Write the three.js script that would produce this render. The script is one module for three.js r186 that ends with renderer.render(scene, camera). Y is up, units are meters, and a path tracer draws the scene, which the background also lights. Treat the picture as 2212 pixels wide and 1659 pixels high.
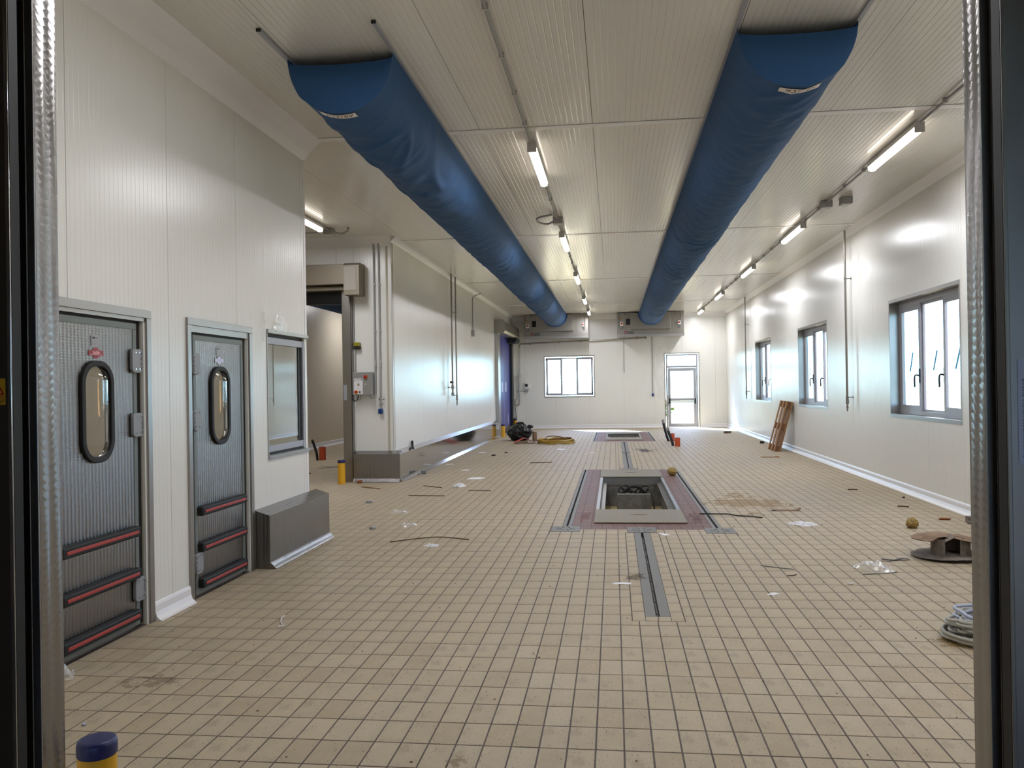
import * as THREE from 'three';
import { RoundedBoxGeometry } from 'three/addons/geometries/RoundedBoxGeometry.js';
import { mergeGeometries } from 'three/addons/utils/BufferGeometryUtils.js';
import { ImprovedNoise } from 'three/addons/math/ImprovedNoise.js';
import { Sky } from 'three/addons/objects/Sky.js';
import { RectAreaLightUniformsLib } from 'three/addons/lights/RectAreaLightUniformsLib.js';

// ------------------------------------------------------------------ camera, sky, sun, exposure
const scene = new THREE.Scene();
const camera = new THREE.PerspectiveCamera(49.36, 2212 / 1659, 0.05, 600);
camera.position.set(0, 1.6, 0);
camera.rotation.set(0.003, 0.121, -0.016, 'YXZ');
const renderer = new THREE.WebGLRenderer({ antialias: true });
renderer.toneMapping = THREE.LinearToneMapping;
renderer.toneMappingExposure = 1.12;
renderer.shadowMap.enabled = true;
const SUN = new THREE.Vector3(-0.71, 1.0, -1.09).normalize();
const sky = new Sky();
sky.name = 'sky';
sky.scale.setScalar(1000);
{ const u = sky.material.uniforms;
  u.turbidity.value = 7; u.rayleigh.value = 0.7; u.mieCoefficient.value = 0.004; u.mieDirectionalG.value = 0.8;
  u.sunPosition.value.copy(SUN); u.cloudCoverage.value = 0.72; }
scene.add(sky);
scene.backgroundIntensity = 2.7;
const sun = new THREE.DirectionalLight(0xfff4e4, 34);
sun.name = 'sun';
sun.position.copy(SUN).multiplyScalar(60).add(new THREE.Vector3(0, 0, -18));
sun.target.position.set(0, 0, -18);
sun.castShadow = true;
sun.shadow.mapSize.set(2048, 2048);
Object.assign(sun.shadow.camera, { left: -30, right: 30, top: 30, bottom: -30, near: 1, far: 140 });
scene.add(sun, sun.target);
RectAreaLightUniformsLib.init();
const LAMP_POWER = 104, LAMP_COLOR = 0xf6f8ff;

// ------------------------------------------------------------------ helpers
let seed = 7;
const rnd = () => { seed = (seed * 1664525 + 1013904223) >>> 0; return seed / 4294967296; };
const rr = (a, b) => a + (b - a) * rnd();
const noiseGen = new ImprovedNoise();
const ns = (x, y, z = 0) => noiseGen.noise(x + 31.7, y + 17.3, z + 5.1);
const V = (x, y, z) => new THREE.Vector3(x, y, z);
const used = {};
function numbered(name) {
  const n = used[name] = (used[name] ?? -1) + 1;
  return n ? `${name}_${String(n).padStart(3, '0')}` : name;
}
function tag(o, label, category, group, kind) {
  if (label) o.userData.label = label;
  if (category) o.userData.category = category;
  if (group) o.userData.group = group;
  if (kind) o.userData.kind = kind;
  return o;
}
function thing(name, label, category, pos = [0, 0, 0], turn = 0, group, kind) {
  const o = new THREE.Group();
  o.name = numbered(name); o.position.set(...pos); o.rotation.y = turn;
  scene.add(o); o.updateMatrixWorld(true);
  return tag(o, label, category, group, kind);
}
function triUV(g) {                                     // uv in metres along the dominant plane of each face
  const p = g.attributes.position, n = g.attributes.normal, uv = new Float32Array(p.count * 2);
  for (let i = 0; i < p.count; i++) {
    const ax = Math.abs(n.getX(i)), ay = Math.abs(n.getY(i)), az = Math.abs(n.getZ(i));
    let u, v;
    if (ax >= ay && ax >= az) { u = p.getZ(i); v = p.getY(i); } else if (ay >= az) { u = p.getX(i); v = p.getZ(i); } else { u = p.getX(i); v = p.getY(i); }
    uv[i * 2] = u; uv[i * 2 + 1] = v;
  }
  g.setAttribute('uv', new THREE.BufferAttribute(uv, 2));
  return g;
}
function clean(g, keep) {
  let h = g.index ? g.toNonIndexed() : g.clone();
  if (!h.attributes.normal) h.computeVertexNormals();
  for (const k of Object.keys(h.attributes)) if (!['position', 'normal', 'uv'].includes(k)) h.deleteAttribute(k);
  if (!keep || !h.attributes.uv) triUV(h);
  h.clearGroups();
  return h;
}
function merged(gs, keep) {
  gs = [].concat(gs).map((g) => clean(g, keep));
  return gs.length > 1 ? mergeGeometries(gs) : gs[0];
}
const wp = new THREE.Vector3();
// a named part; geometry is given in the scene's axes unless local is set (then in the parent's)
function part(name, gs, mat, parent, o = {}) {
  const g = merged(gs, o.uv);
  if (!o.local) { parent.updateWorldMatrix(true, false); const inv = new THREE.Matrix4().copy(parent.matrixWorld).invert(); g.applyMatrix4(inv); }
  const m = new THREE.Mesh(g, mat);
  m.name = name; m.castShadow = m.receiveShadow = true;
  parent.add(m);
  if (o.label) m.userData.label = o.label;
  if (o.kind) m.userData.kind = o.kind;
  return m;
}
// a thing that is one mesh, its origin at pos
function single(name, label, category, pos, gs, mat, o = {}) {
  const g = merged(gs, o.uv);
  if (!o.local) g.translate(-pos[0], -pos[1], -pos[2]);
  const m = new THREE.Mesh(g, mat);
  m.name = numbered(name); m.position.set(...pos); m.rotation.y = o.turn ?? 0; m.castShadow = m.receiveShadow = true;
  scene.add(m);
  return tag(m, label, category, o.group, o.kind);
}
// box between two corners
function bx(x0, x1, y0, y1, z0, z1) {
  const g = new THREE.BoxGeometry(Math.abs(x1 - x0), Math.abs(y1 - y0), Math.abs(z1 - z0));
  return g.translate((x0 + x1) / 2, (y0 + y1) / 2, (z0 + z1) / 2);
}
function rb(x0, x1, y0, y1, z0, z1, r = 0.006, s = 2) {
  const w = Math.abs(x1 - x0), h = Math.abs(y1 - y0), d = Math.abs(z1 - z0);
  return new RoundedBoxGeometry(w, h, d, s, Math.min(r, w * 0.49, h * 0.49, d * 0.49)).translate((x0 + x1) / 2, (y0 + y1) / 2, (z0 + z1) / 2);
}
function rod(a, b, r, r2 = r, seg = 14) {
  const A = V(...a), B = V(...b), d = B.clone().sub(A), g = new THREE.CylinderGeometry(r2, r, d.length(), seg);
  g.applyQuaternion(new THREE.Quaternion().setFromUnitVectors(V(0, 1, 0), d.clone().normalize()));
  return g.translate((a[0] + b[0]) / 2, (a[1] + b[1]) / 2, (a[2] + b[2]) / 2);
}
function tube(pts, r, n = 40, seg = 8, closed = false, tension = 0.5) {
  return new THREE.TubeGeometry(new THREE.CatmullRomCurve3(pts.map((p) => V(...p)), closed, 'catmullrom', tension), n, r, seg, closed);
}
function capTube(pts, r, n, seg) {                      // tube with rounded ends
  const s = (p) => new THREE.SphereGeometry(r, seg ?? 8, 6).translate(...p);
  return [tube(pts, r, n, seg), s(pts[0]), s(pts[pts.length - 1])];
}
// straight sweep of the polygon pts (a, b) -> origin + a U + b B, run along D for len
function sweep(pts, U, B, D, origin, len) {
  const sh = new THREE.Shape(pts.map((p) => new THREE.Vector2(p[0], p[1])));
  const g = new THREE.ExtrudeGeometry(sh, { depth: len, bevelEnabled: false, curveSegments: 6 });
  const u = V(...U), b = V(...B), d = V(...D);
  if (u.clone().cross(b).dot(d) < 0) { const ps = pts.slice().reverse().map((p) => [p[1], p[0]]); return sweep(ps, B, U, D, origin, len); }
  g.applyMatrix4(new THREE.Matrix4().makeBasis(u, b, d).setPosition(...origin));
  return g;
}
const roundedRect = (x, y, w, h, r, cls = THREE.Shape) => {
  const s = new cls();
  s.moveTo(x + r, y); s.lineTo(x + w - r, y); s.absarc(x + w - r, y + r, r, -Math.PI / 2, 0); s.lineTo(x + w, y + h - r); s.absarc(x + w - r, y + h - r, r, 0, Math.PI / 2);
  s.lineTo(x + r, y + h); s.absarc(x + r, y + h - r, r, Math.PI / 2, Math.PI); s.lineTo(x, y + r); s.absarc(x + r, y + r, r, Math.PI, Math.PI * 1.5);
  return s;
};
// extruded shape placed so that its x runs along U, its y along B, its depth along U x B
function plate(shape, depth, U, B, origin, bevel = 0) {
  const g = new THREE.ExtrudeGeometry(shape, { depth, bevelEnabled: bevel > 0, bevelSize: bevel, bevelThickness: bevel, bevelSegments: 2, curveSegments: 12 });
  const u = V(...U), b = V(...B);
  return g.applyMatrix4(new THREE.Matrix4().makeBasis(u, b, u.clone().cross(b)).setPosition(...origin));
}
// flat printed label: rectangle with its own 0..1 uv; U is the reading direction, B is up
function printed(w, h, U, B, center) {
  const u = V(...U), b = V(...B);
  return new THREE.PlaneGeometry(w, h).applyMatrix4(new THREE.Matrix4().makeBasis(u, b, u.clone().cross(b)).setPosition(...center));
}
function smoothstep(a, b, x) { const t = Math.min(1, Math.max(0, (x - a) / (b - a))); return t * t * (3 - 2 * t); }

// ------------------------------------------------------------------ textures
function dataTex(size, f, srgb, rx = 1, ry = rx) {
  const d = new Uint8Array(size * size * 4);
  for (let y = 0; y < size; y++) for (let x = 0; x < size; x++) {
    const c = f(x / size, y / size, x, y), i = (y * size + x) * 4;
    d[i] = c[0]; d[i + 1] = c[1]; d[i + 2] = c[2]; d[i + 3] = 255;
  }
  const t = new THREE.DataTexture(d, size, size);
  t.wrapS = t.wrapT = THREE.RepeatWrapping; t.magFilter = THREE.LinearFilter; t.minFilter = THREE.LinearMipmapLinearFilter; t.generateMipmaps = true;
  if (srgb) t.colorSpace = THREE.SRGBColorSpace;
  t.repeat.set(1 / rx, 1 / ry); t.needsUpdate = true;
  return t;
}
// noise that repeats with the unit square
function tileNoise(u, v, f, z = 0) {
  const a = u * Math.PI * 2, b = v * Math.PI * 2, k = f / (Math.PI * 2);
  return (ns(Math.cos(a) * k, Math.sin(a) * k, z + Math.cos(b) * k) + ns(Math.sin(b) * k, Math.cos(a) * k + 9, z + Math.sin(a) * k + 4) ) * 0.7;
}
function canvasTex(w, h, draw) {
  const c = document.createElement('canvas'); c.width = w; c.height = h;
  const g = c.getContext('2d'); draw(g, w, h);
  const t = new THREE.CanvasTexture(c); t.colorSpace = THREE.SRGBColorSpace; t.magFilter = THREE.LinearFilter;
  return t;
}
// engine-turned steel: overlapping discs of fine concentric scratches, as a normal map (0.14 m square)
const turned = dataTex(768, (u, v) => {
  const S = 0.14, P = 0.035, Q = 0.0175, R = 0.0205, x = u * S, y = v * S;
  let best = null, bk = -1e9;
  for (let i = -1; i <= 1; i++) for (let j = -2; j <= 2; j++) {
    const ci = Math.floor(x / P) + i, cj = Math.floor(y / Q) + j, cx = (ci + 0.5) * P, cy = (cj + 0.5) * Q, dx = x - cx, dy = y - cy;
    if (dx * dx + dy * dy < R * R) { const k = cj * 10 + (((ci % 2) + 2) % 2); if (k > bk) { bk = k; best = [dx, dy]; } }
  }
  if (!best) return [128, 128, 255];
  const r = Math.hypot(...best) + 1e-6, a = Math.sin(r / 0.00125 * Math.PI * 2) * 0.3, t = 0.09;
  return [128 + 127 * (best[0] / r * a + best[0] / R * t), 128 + 127 * (best[1] / r * a + best[1] / R * t), 255];
}, false, 0.14);
const scuffs = dataTex(512, (u, v) => {                 // uneven polish of handled steel
  const a = tileNoise(u, v, 5, 1) * 0.3 + tileNoise(u, v, 17, 3) * 0.3 + tileNoise(u, v, 60, 6) * 0.3, c = 205 + a * 50;
  return [c, c, c];
}, false, 1.3);
const tileFace = dataTex(512, (u, v) => {               // unglazed stoneware: cloudy body with specks and ground-in dirt
  const a = tileNoise(u, v, 4, 2) * 0.55 + tileNoise(u, v, 14, 7) * 0.35 + tileNoise(u, v, 70, 1) * 0.25;
  const sp = tileNoise(u, v, 110, 12) > 0.56 ? 0.80 : 1, d = smoothstep(0.35, 0.75, tileNoise(u, v, 6, 20) + tileNoise(u, v, 40, 22) * 0.4) * 0.12;
  const k = (1 + a * 0.06) * sp * (1 - d * 0.5);
  return [Math.min(255, 232 * k), Math.min(255, 228 * k), Math.min(255, 220 * k)];
}, true, 0.9);
const tileRough = dataTex(256, (u, v) => { const a = tileNoise(u, v, 6, 5) * 0.5 + tileNoise(u, v, 30, 8) * 0.5, c = 205 + a * 70; return [c, c, c]; }, false, 1.7);
const mottle = dataTex(512, (u, v) => {                 // cement, cardboard, dust: fine grain on soft patches
  const a = tileNoise(u, v, 5, 31) * 0.4 + tileNoise(u, v, 22, 33) * 0.35 + tileNoise(u, v, 90, 35) * 0.35, c = 215 + a * 90;
  return [c, c, c].map((x) => Math.max(0, Math.min(255, x)));
}, true, 0.6);
const grain = dataTex(512, (u, v) => {                  // sawn softwood, grain along v
  const w = tileNoise(u, v, 3, 41) * 0.6, l = Math.sin((u * 14 + w * 3) * Math.PI * 2) * 0.5 + tileNoise(u * 1, v, 40, 43) * 0.8, k = 1 + l * 0.13;
  return [Math.min(255, 226 * k), Math.min(255, 214 * k), Math.min(255, 196 * k)];
}, true, 0.12, 0.9);
const weave = dataTex(256, (u, v) => { const c = 128 + 60 * Math.sin(u * Math.PI * 2 * 32) * Math.sin(v * Math.PI * 2 * 32) + tileNoise(u, v, 20, 51) * 60; return [c, c, c]; }, false, 0.12);
const ridges = dataTex(256, (u, v) => { const c = 128 + 110 * Math.cos(v * Math.PI * 2 * 8) ; return [c, c, c]; }, false, 0.1);

// ------------------------------------------------------------------ materials
const std = (name, color, roughness, o = {}) => Object.assign(new THREE.MeshPhysicalMaterial({ color, roughness, metalness: o.metal ?? 0, map: o.map ?? null, roughnessMap: o.rmap ?? null, normalMap: o.nmap ?? null, bumpMap: o.bump ?? null, bumpScale: o.bs ?? 1, side: o.side ?? THREE.FrontSide }), { name });
const M = {
  panel: std('coated white panel sheet', 0xe3e2dc, 0.27),
  ceil: std('coated white ceiling sheet', 0xdcdad3, 0.2),
  beige: std('coated beige panel sheet', 0xe2d5bd, 0.3),
  core: std('panel foam core', 0xb9b2a0, 0.9),
  trim: std('white plastic trim', 0xe8e6e6, 0.35),
  bay: std('dark plaster of the added bay', 0x84745f, 0.8, { map: mottle }),  // for the unseen bay, toned dark so the jambs catch less light
  grout: std('dark epoxy grout', 0x665a55, 0.75, { map: mottle }),
  red: std('red klinker tile', 0x80594d, 0.6, { map: mottle }),
  steel: std('satin stainless steel', 0xa5a29e, 0.42, { metal: 1, rmap: scuffs }),
  steelMatt: std('dull stainless steel', 0x96928b, 0.5, { metal: 1, rmap: scuffs }),
  grate: std('worn floor steel', 0x7f7d79, 0.62, { metal: 0.5 }),
  pitSteel: std('dirty galvanised steel', 0x8a8882, 0.55, { metal: 0.55, rmap: scuffs }),
  plate: std('dull ribbed cover steel', 0x8a8170, 0.66, { metal: 0.3, nmap: turned.clone() }),
  mirror: std('polished stainless steel', 0xb9b9b9, 0.1, { metal: 1 }),
  turned: std('engine-turned stainless steel', 0x918f8d, 0.2, { metal: 1, nmap: turned }),
  turnedBig: std('coarse engine-turned stainless steel', 0x918f8d, 0.22, { metal: 1, nmap: turned.clone() }),
  alu: std('grey anodised aluminium', 0xa3a5ac, 0.45, { metal: 0.15 }),
  greyPaint: std('grey green painted profile', 0x6c736f, 0.45),
  greyPlastic: std('grey plastic', 0x8d8f92, 0.45),
  conduit: std('grey plastic conduit', 0x9a9a99, 0.5),
  whitePlastic: std('white plastic', 0xe6e6e4, 0.4),
  black: std('black rubber', 0x0c0c0d, 0.6),
  blackGloss: std('black plastic film', 0x0b0c0f, 0.28),
  redPlastic: std('red plastic strip', 0xa63a35, 0.4),
  signal: std('signal red', 0xb01d18, 0.4),
  yellow: std('yellow bollard plastic', 0xe0a81c, 0.42),
  navy: std('dark blue cap plastic', 0x1c2157, 0.42),
  blue: std('blue socket plastic', 0x164a86, 0.4),
  tapeBlue: std('blue adhesive tape', 0x1f8fc6, 0.5),
  fabric: std('blue polyester duct fabric', 0x264f7c, 0.85, { bump: weave, bs: 0.0006, side: THREE.DoubleSide }),
  curtain: std('blue vinyl curtain', 0x2f3785, 0.35),
  lampBody: std('grey lamp housing', 0xb8b6b2, 0.45),
  glow: new THREE.MeshStandardMaterial({ name: 'lit diffuser', color: 0xf4f1ea, roughness: 0.4, emissive: 0xfff3e4, emissiveIntensity: 6 }),
  concrete: std('raw concrete', 0x8b8880, 0.9, { map: mottle, bump: mottle, bs: 0.002 }),
  orange: std('orange drain pipe plastic', 0xc2502a, 0.45),
  orangeDirty: std('dusty orange pipe plastic', 0xb5532f, 0.6),
  card: std('brown cardboard', 0xa5866a, 0.9, { map: mottle, side: THREE.DoubleSide }),
  cardGrey: std('grey cardboard', 0x91867c, 0.9, { map: mottle, side: THREE.DoubleSide }),
  wood: std('sawn softwood', 0xb08a63, 0.8, { map: grain }),
  woodDark: std('chipboard block', 0x8a6546, 0.85, { map: mottle }),
  paper: std('white paper', 0xeeeef0, 0.7, { side: THREE.DoubleSide }),
  rust: std('dry brown twig', 0x5b4636, 0.85),
  hose: std('yellow hose', 0xa98a35, 0.5),
  hoseBrown: std('brown hose', 0x6b432b, 0.5),
  cable: std('light grey cable', 0xa9a79d, 0.5),
  cableBlue: std('pale blue grey cable', 0xaab2c8, 0.45),
  tan: std('crumpled tan tape', 0xb89a56, 0.6, { map: mottle }),
  brick: std('red hollow clay', 0xa5633c, 0.85, { map: mottle }),
  earth: std('dry earth and pale grass', 0xb39f6c, 0.95, { map: mottle }),
  asphalt: std('pale paving', 0x8d877d, 0.9, { map: mottle }),
  leaf: std('green foliage', 0x5d7a35, 0.8),
  wallFar: std('rendered farm building', 0xd79a5c, 0.9),
};
M.turnedBig.normalMap.repeat.set(1 / 0.21, 1 / 0.21);
const tileTones = [0xc1b49f, 0xbeb19c, 0xc4b7a2, 0xc1b5a1, 0xbbad97].map((c, i) => {
  const m = std('stoneware tile', c, 0.74, { map: tileFace.clone(), rmap: tileRough });
  m.map.offset.set(i * 0.37, i * 0.61); m.specularIntensity = 0.55;
  return m;
});
const glass = (name, color = 0xffffff, ior = 1.5, o = {}) => new THREE.MeshPhysicalMaterial({ name, color, roughness: 0, metalness: 0, transmission: 1, thickness: 0, ior, side: THREE.DoubleSide, ...o });
const G = { clear: glass('window glass', 0xf4faf8), tint: glass('pale cyan glass', 0xcfeeee), coated: glass('coated mirror glass', 0xdfe6e2, 2.9), acrylic: glass('acrylic dome', 0xf2f0ea, 1.6),
  film: new THREE.MeshPhysicalMaterial({ name: 'clear plastic film', color: 0xffffff, roughness: 0.22, transmission: 0.86, thickness: 0, ior: 1.55, side: THREE.DoubleSide }),
  milky: new THREE.MeshPhysicalMaterial({ name: 'milky plastic film', color: 0xeeeef2, roughness: 0.35, transmission: 0.3, thickness: 0, ior: 1.5, side: THREE.DoubleSide }) };
const decal = (name, w, h, draw, rough = 0.5) => std(name, 0xffffff, rough, { map: canvasTex(w, h, draw) });

// ------------------------------------------------------------------ room shell
const XR = 4.12, XL = -3.22, XC = -3.78, ZF = -31.4, ZC = -14.07, ZE = -8.52, YC = 4.22, ZN = -2.5, XS = -8.1;
// free pieces of the strip a..b x v0..v1 once the openings [u0,u1,v0,v1] are taken out
function pieces(a, b, v0, v1, open) {
  const cut = [a, b, ...open.flatMap((o) => [o[0], o[1]])].filter((x) => x >= a && x <= b).sort((p, q) => p - q), out = [];
  for (let i = 0; i + 1 < cut.length; i++) {
    if (cut[i + 1] - cut[i] < 1e-4) continue;
    const m = (cut[i] + cut[i + 1]) / 2, os = open.filter((o) => o[0] < m && o[1] > m).sort((p, q) => p[2] - q[2]);
    let v = v0;
    for (const o of os) { if (o[2] > v + 1e-4) out.push([cut[i], cut[i + 1], v, o[2]]); v = Math.max(v, o[3]); }
    if (v < v1 - 1e-4) out.push([cut[i], cut[i + 1], v, v1]);
  }
  return out;
}
// sheet with pressed grooves every pitch, thickness th behind its face; frame (U, B, N, origin)
function ribbedSheet(list, pitch, groove, depth, th, frame) {
  const pos = [], nor = [];
  const quad = (a, b, c, d) => {
    const n = V(...b).sub(V(...a)).cross(V(...d).sub(V(...a))).normalize();
    for (const p of [a, b, c, a, c, d]) { pos.push(...p); nor.push(n.x, n.y, n.z); }
  };
  for (const [u0, u1, v0, v1] of list) {
    const prof = [[u0, 0]];
    for (let k = Math.ceil((u0 + groove) / pitch); k * pitch < u1 - groove; k++) {
      const c = k * pitch, g = groove / 2;
      prof.push([c - g, 0], [c - g * 0.45, -depth], [c + g * 0.45, -depth], [c + g, 0]);
    }
    prof.push([u1, 0]);
    for (let i = 0; i + 1 < prof.length; i++) { const [p, d] = prof[i], [q, e] = prof[i + 1]; quad([p, v0, d], [q, v0, e], [q, v1, e], [p, v1, d]); }
    quad([u0, v0, -th], [u0, v0, 0], [u0, v1, 0], [u0, v1, -th]); quad([u1, v0, 0], [u1, v0, -th], [u1, v1, -th], [u1, v1, 0]);
    quad([u0, v1, 0], [u1, v1, 0], [u1, v1, -th], [u0, v1, -th]); quad([u0, v0, -th], [u1, v0, -th], [u1, v0, 0], [u0, v0, 0]);
  }
  const g = new THREE.BufferGeometry();
  g.setAttribute('position', new THREE.Float32BufferAttribute(pos, 3)); g.setAttribute('normal', new THREE.Float32BufferAttribute(nor, 3));
  const [U, B, N, O] = frame.map((p) => V(...p));
  return g.applyMatrix4(new THREE.Matrix4().makeBasis(U, B, N).setPosition(O));
}
function coreBox(list, n0, n1, frame) {
  const [U, B, N, O] = frame.map((p) => V(...p)), m = new THREE.Matrix4().makeBasis(U, B, N).setPosition(O);
  return list.map(([u0, u1, v0, v1]) => bx(u0, u1, v0, v1, n0, n1).applyMatrix4(m));
}
// a wall or ceiling of separate panels on a core; seams are where panels meet
function panelled(name, frame, seams, v0, v1, open, o = {}) {
  const root = thing(name, o.label, null, frame[3], 0, null, 'structure');
  const gap = 0.0022, th = 0.02, N = V(...frame[2]);
  const vs = o.rows ?? [v0, v1];
  part('core', coreBox(pieces(seams[0], seams[seams.length - 1], v0, v1, open), -(o.core ?? 0.12), -th - 0.001, frame), o.coreMat ?? M.core, root);
  for (let r = 0; r + 1 < vs.length; r++) for (let i = 0; i + 1 < seams.length; i++) {
    const ps = pieces(seams[i] + gap, seams[i + 1] - gap, vs[r] + (r ? gap : 0), vs[r + 1] - (r + 2 < vs.length ? gap : 0), open);
    if (ps.length) part('panel', ribbedSheet(ps, o.pitch ?? 0.05, o.groove ?? 0.007, o.depth ?? 0.0011, th, frame), o.mat ?? M.panel, root);
  }
  return root;
}
const steps = (a, b, d) => { const n = Math.max(1, Math.round(Math.abs(b - a) / d)), out = []; for (let i = 0; i <= n; i++) out.push(a + (b - a) * i / n); return out; };

// openings in the right wall: u runs along +z from z = -31.6
const RW = [[-13.12, -10.57], [-19.36, -16.86], [-25.06, -22.68]], YB = 1.1, YT = 2.75;
const FR = [[0, 0, 1], [0, 1, 0], [-1, 0, 0], [XR, 0, 0]];
panelled('wall_right', FR, [-31.6, ...steps(-31.05, -2.5, 1.12)], 0, YC + 0.1, RW.map(([a, b]) => [a, b, YB, YT]), { label: 'right white ribbed panel wall with three sliding windows', core: 0.2 });
// far wall, facing the camera
const FF = [[1, 0, 0], [0, 1, 0], [0, 0, 1], [0, 0, ZF]];
panelled('wall_far', FF, [-4.1, -3.3, -2.17, -0.9, 0.38, 1.5, 2.52, 3.72, 4.3], 0, YC + 0.1, [[-2.56, -0.73, 1.2, 2.69], [1.9, 3.12, 0, 2.72]], { label: 'far white ribbed panel wall with a window and a glazed door', core: 0.16 });
// near part of the left wall with two service doors and a window; u runs along -z
const FL = [[0, 0, -1], [0, 1, 0], [1, 0, 0], [XL, 0, 0]];
panelled('wall_left', FL, [2.5, 3.5, 4.62, 5.76, 6.88, 8.4, -ZE], 0, YC + 0.1, [[4.42, 5.42, 0, 2.115], [6.08, 7.07, 0, 2.09], [7.5, 8.46, 0.985, 2.14]], { label: 'near left white ribbed panel wall with two steel service doors', core: 0.1, depth: 0.0008 });
// return wall behind the left corner, facing the side passage
const FA = [[-1, 0, 0], [0, 1, 0], [0, 0, -1], [0, 0, ZE]];
panelled('wall_return', FA, [3.3, ...steps(4.4, 8.1, 1.2)], 0, YC + 0.1, [], { label: 'white panel wall turning the left corner into the side passage' });
single('corner_trim', 'white folded corner strip on the end edge of the near left wall', 'corner trim', [XL, 0, ZE], [bx(XL - 0.05, XL + 0.002, 2.16, 4.05, ZE - 0.003, ZE + 0.001), bx(XL, XL + 0.003, 2.16, 4.05, ZE - 0.003, ZE + 0.05), bx(XL, XL + 0.003, 0.5, 0.96, ZE - 0.003, ZE + 0.05), bx(XL - 0.05, XL + 0.002, 0.5, 0.96, ZE - 0.003, ZE + 0.001)], M.trim, { kind: 'structure' });
single('corner_trim', 'white folded corner strip on the edge between the doorway wall and the long middle wall', 'corner trim', [XC, 0, ZC], [bx(XC - 0.06, XC + 0.003, 0.53, YC - 0.1, ZC - 0.001, ZC + 0.003), bx(XC - 0.001, XC + 0.003, 0.53, YC - 0.07, ZC - 0.06, ZC + 0.003)], M.panel, { kind: 'structure' });
// wall with the open high-speed door, facing the camera, and the wall running back from its corner
const FD = [[1, 0, 0], [0, 1, 0], [0, 0, 1], [0, 0, ZC]];
panelled('wall_passage', FD, [XS, -7.2, -6, -4.76, -4.45, XC], 0, YC + 0.1, [[-7.3, -4.47, 0, 3.5]], { label: 'white panel wall with the open roll-up doorway, beside the corner', core: 0.1 });
const FC = [[0, 0, -1], [0, 1, 0], [1, 0, 0], [XC, 0, 0]];
panelled('wall_middle', FC, steps(-ZC - 0.001, 31.5, 1.16), 0, YC + 0.1, [[27.0, 30.35, 0, 3.5]], { label: 'long white panel wall running back from the corner to the blue door', core: 0.1 });
// side passage and the room seen through the doorway
const FS = [[0, 0, -1], [0, 1, 0], [1, 0, 0], [XS, 0, 0]];
panelled('wall_side', FS, steps(8.4, 30.2, 1.15), 0, YC + 0.1, [], { mat: M.beige, label: 'beige panel wall of the room seen through the open doorway' });
panelled('wall_inner', FF.map((p, i) => (i === 3 ? [0, 0, -30.1] : p)), steps(-8.2, -3.9, 1.1), 0, YC + 0.1, [], { label: 'end wall of the room behind the open doorway' });
{ // front wall round the big door opening, and the closed dark room behind the service doors
  const w = thing('wall_front', 'panel wall round the big sliding door opening', null, [0, 0, ZN], 0, null, 'structure');
  part('panel', coreBox(pieces(-8.4, 4.5, 0, YC + 0.1, [[-1.79, 1.012, 0, 3.32]]), 0, 0.1, [[1, 0, 0], [0, 1, 0], [0, 0, 1], [0, 0, ZN]]), M.panel, w);
  const a = thing('wall_annex', 'walls of the dark room behind the two service doors', null, [-6.4, 0, -5.5], 0, null, 'structure');
  part('panel', [bx(-6.5, -6.4, 0, YC, ZE + 0.13, ZN), bx(-6.4, XL - 0.11, 3.1, 3.2, ZE + 0.13, ZN)], M.beige, a);
  const b = thing('wall_bay_added', 'unseen loading bay walls behind the camera, added to limit daylight', null, [-4.6, 0, 2], 0, null, 'structure');  // unseen enclosure, added to cut the skylight coming from behind
  part('panel', [bx(-4.75, -4.6, -0.3, 4.6, ZN + 0.1, 12)], M.bay, b);
  part('panel', [bx(5.4, 5.55, -0.3, 4.6, ZN + 0.1, 12)], M.bay, b);
  part('panel', coreBox(pieces(-4.75, 5.55, -0.3, 4.6, [[-0.5, 4.6, -0.3, 3.0]]), 0, 0.15, [[1, 0, 0], [0, 1, 0], [0, 0, 1], [0, 0, 12]]), M.bay, b);
  const c = thing('canopy', 'unseen flat roof added over the loading bay to limit daylight', null, [0, 4.6, 3], 0, null, 'structure');  // unseen roof, carried far back to hold down the daylight
  part('panel', [bx(-5, 5.7, 4.6, 4.8, ZN + 0.1, 12.3)], M.bay, c);
}
// ceiling: panels between cross joints with white cover strips
const ZJ = [-31.6, -26.75, -20.7, -14.47, -8.4, -2.35];
const FX = [[1, 0, 0], [0, 0, 1], [0, -1, 0], [0, YC, 0]];
panelled('ceiling', FX, [XS - 0.15, ...steps(-7.02, 4.4, 1.1418)], -31.6, -2.35, [], { rows: ZJ, label: 'white ribbed panel ceiling', mat: M.ceil, pitch: 0.0519, groove: 0.011, depth: 0.0022, core: 0.12 });
for (const z of ZJ.slice(1, 5)) {
  const s = thing('trim', 'white cover strip across the ceiling joint', null, [0, YC, z], 0, null, 'structure');
  const xs = z > -9 ? [XL, -2.2, -0.75, 0.35, XR] : z > -15 ? [XS, -3.8, 0.2, XR] : [XC, 0.2, XR];
  for (let i = 0; i + 1 < xs.length; i++) part('strip', [bx(xs[i] + 0.002, xs[i + 1] - 0.002, YC - 0.004 - i % 2 * 0.001, YC, z - 0.11, z - 0.005)], M.trim, s);
  part('joint', [bx(xs[0], XR, YC - 0.0012, YC, z - 0.005, z + 0.003)], M.greyPaint, s);
}
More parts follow.
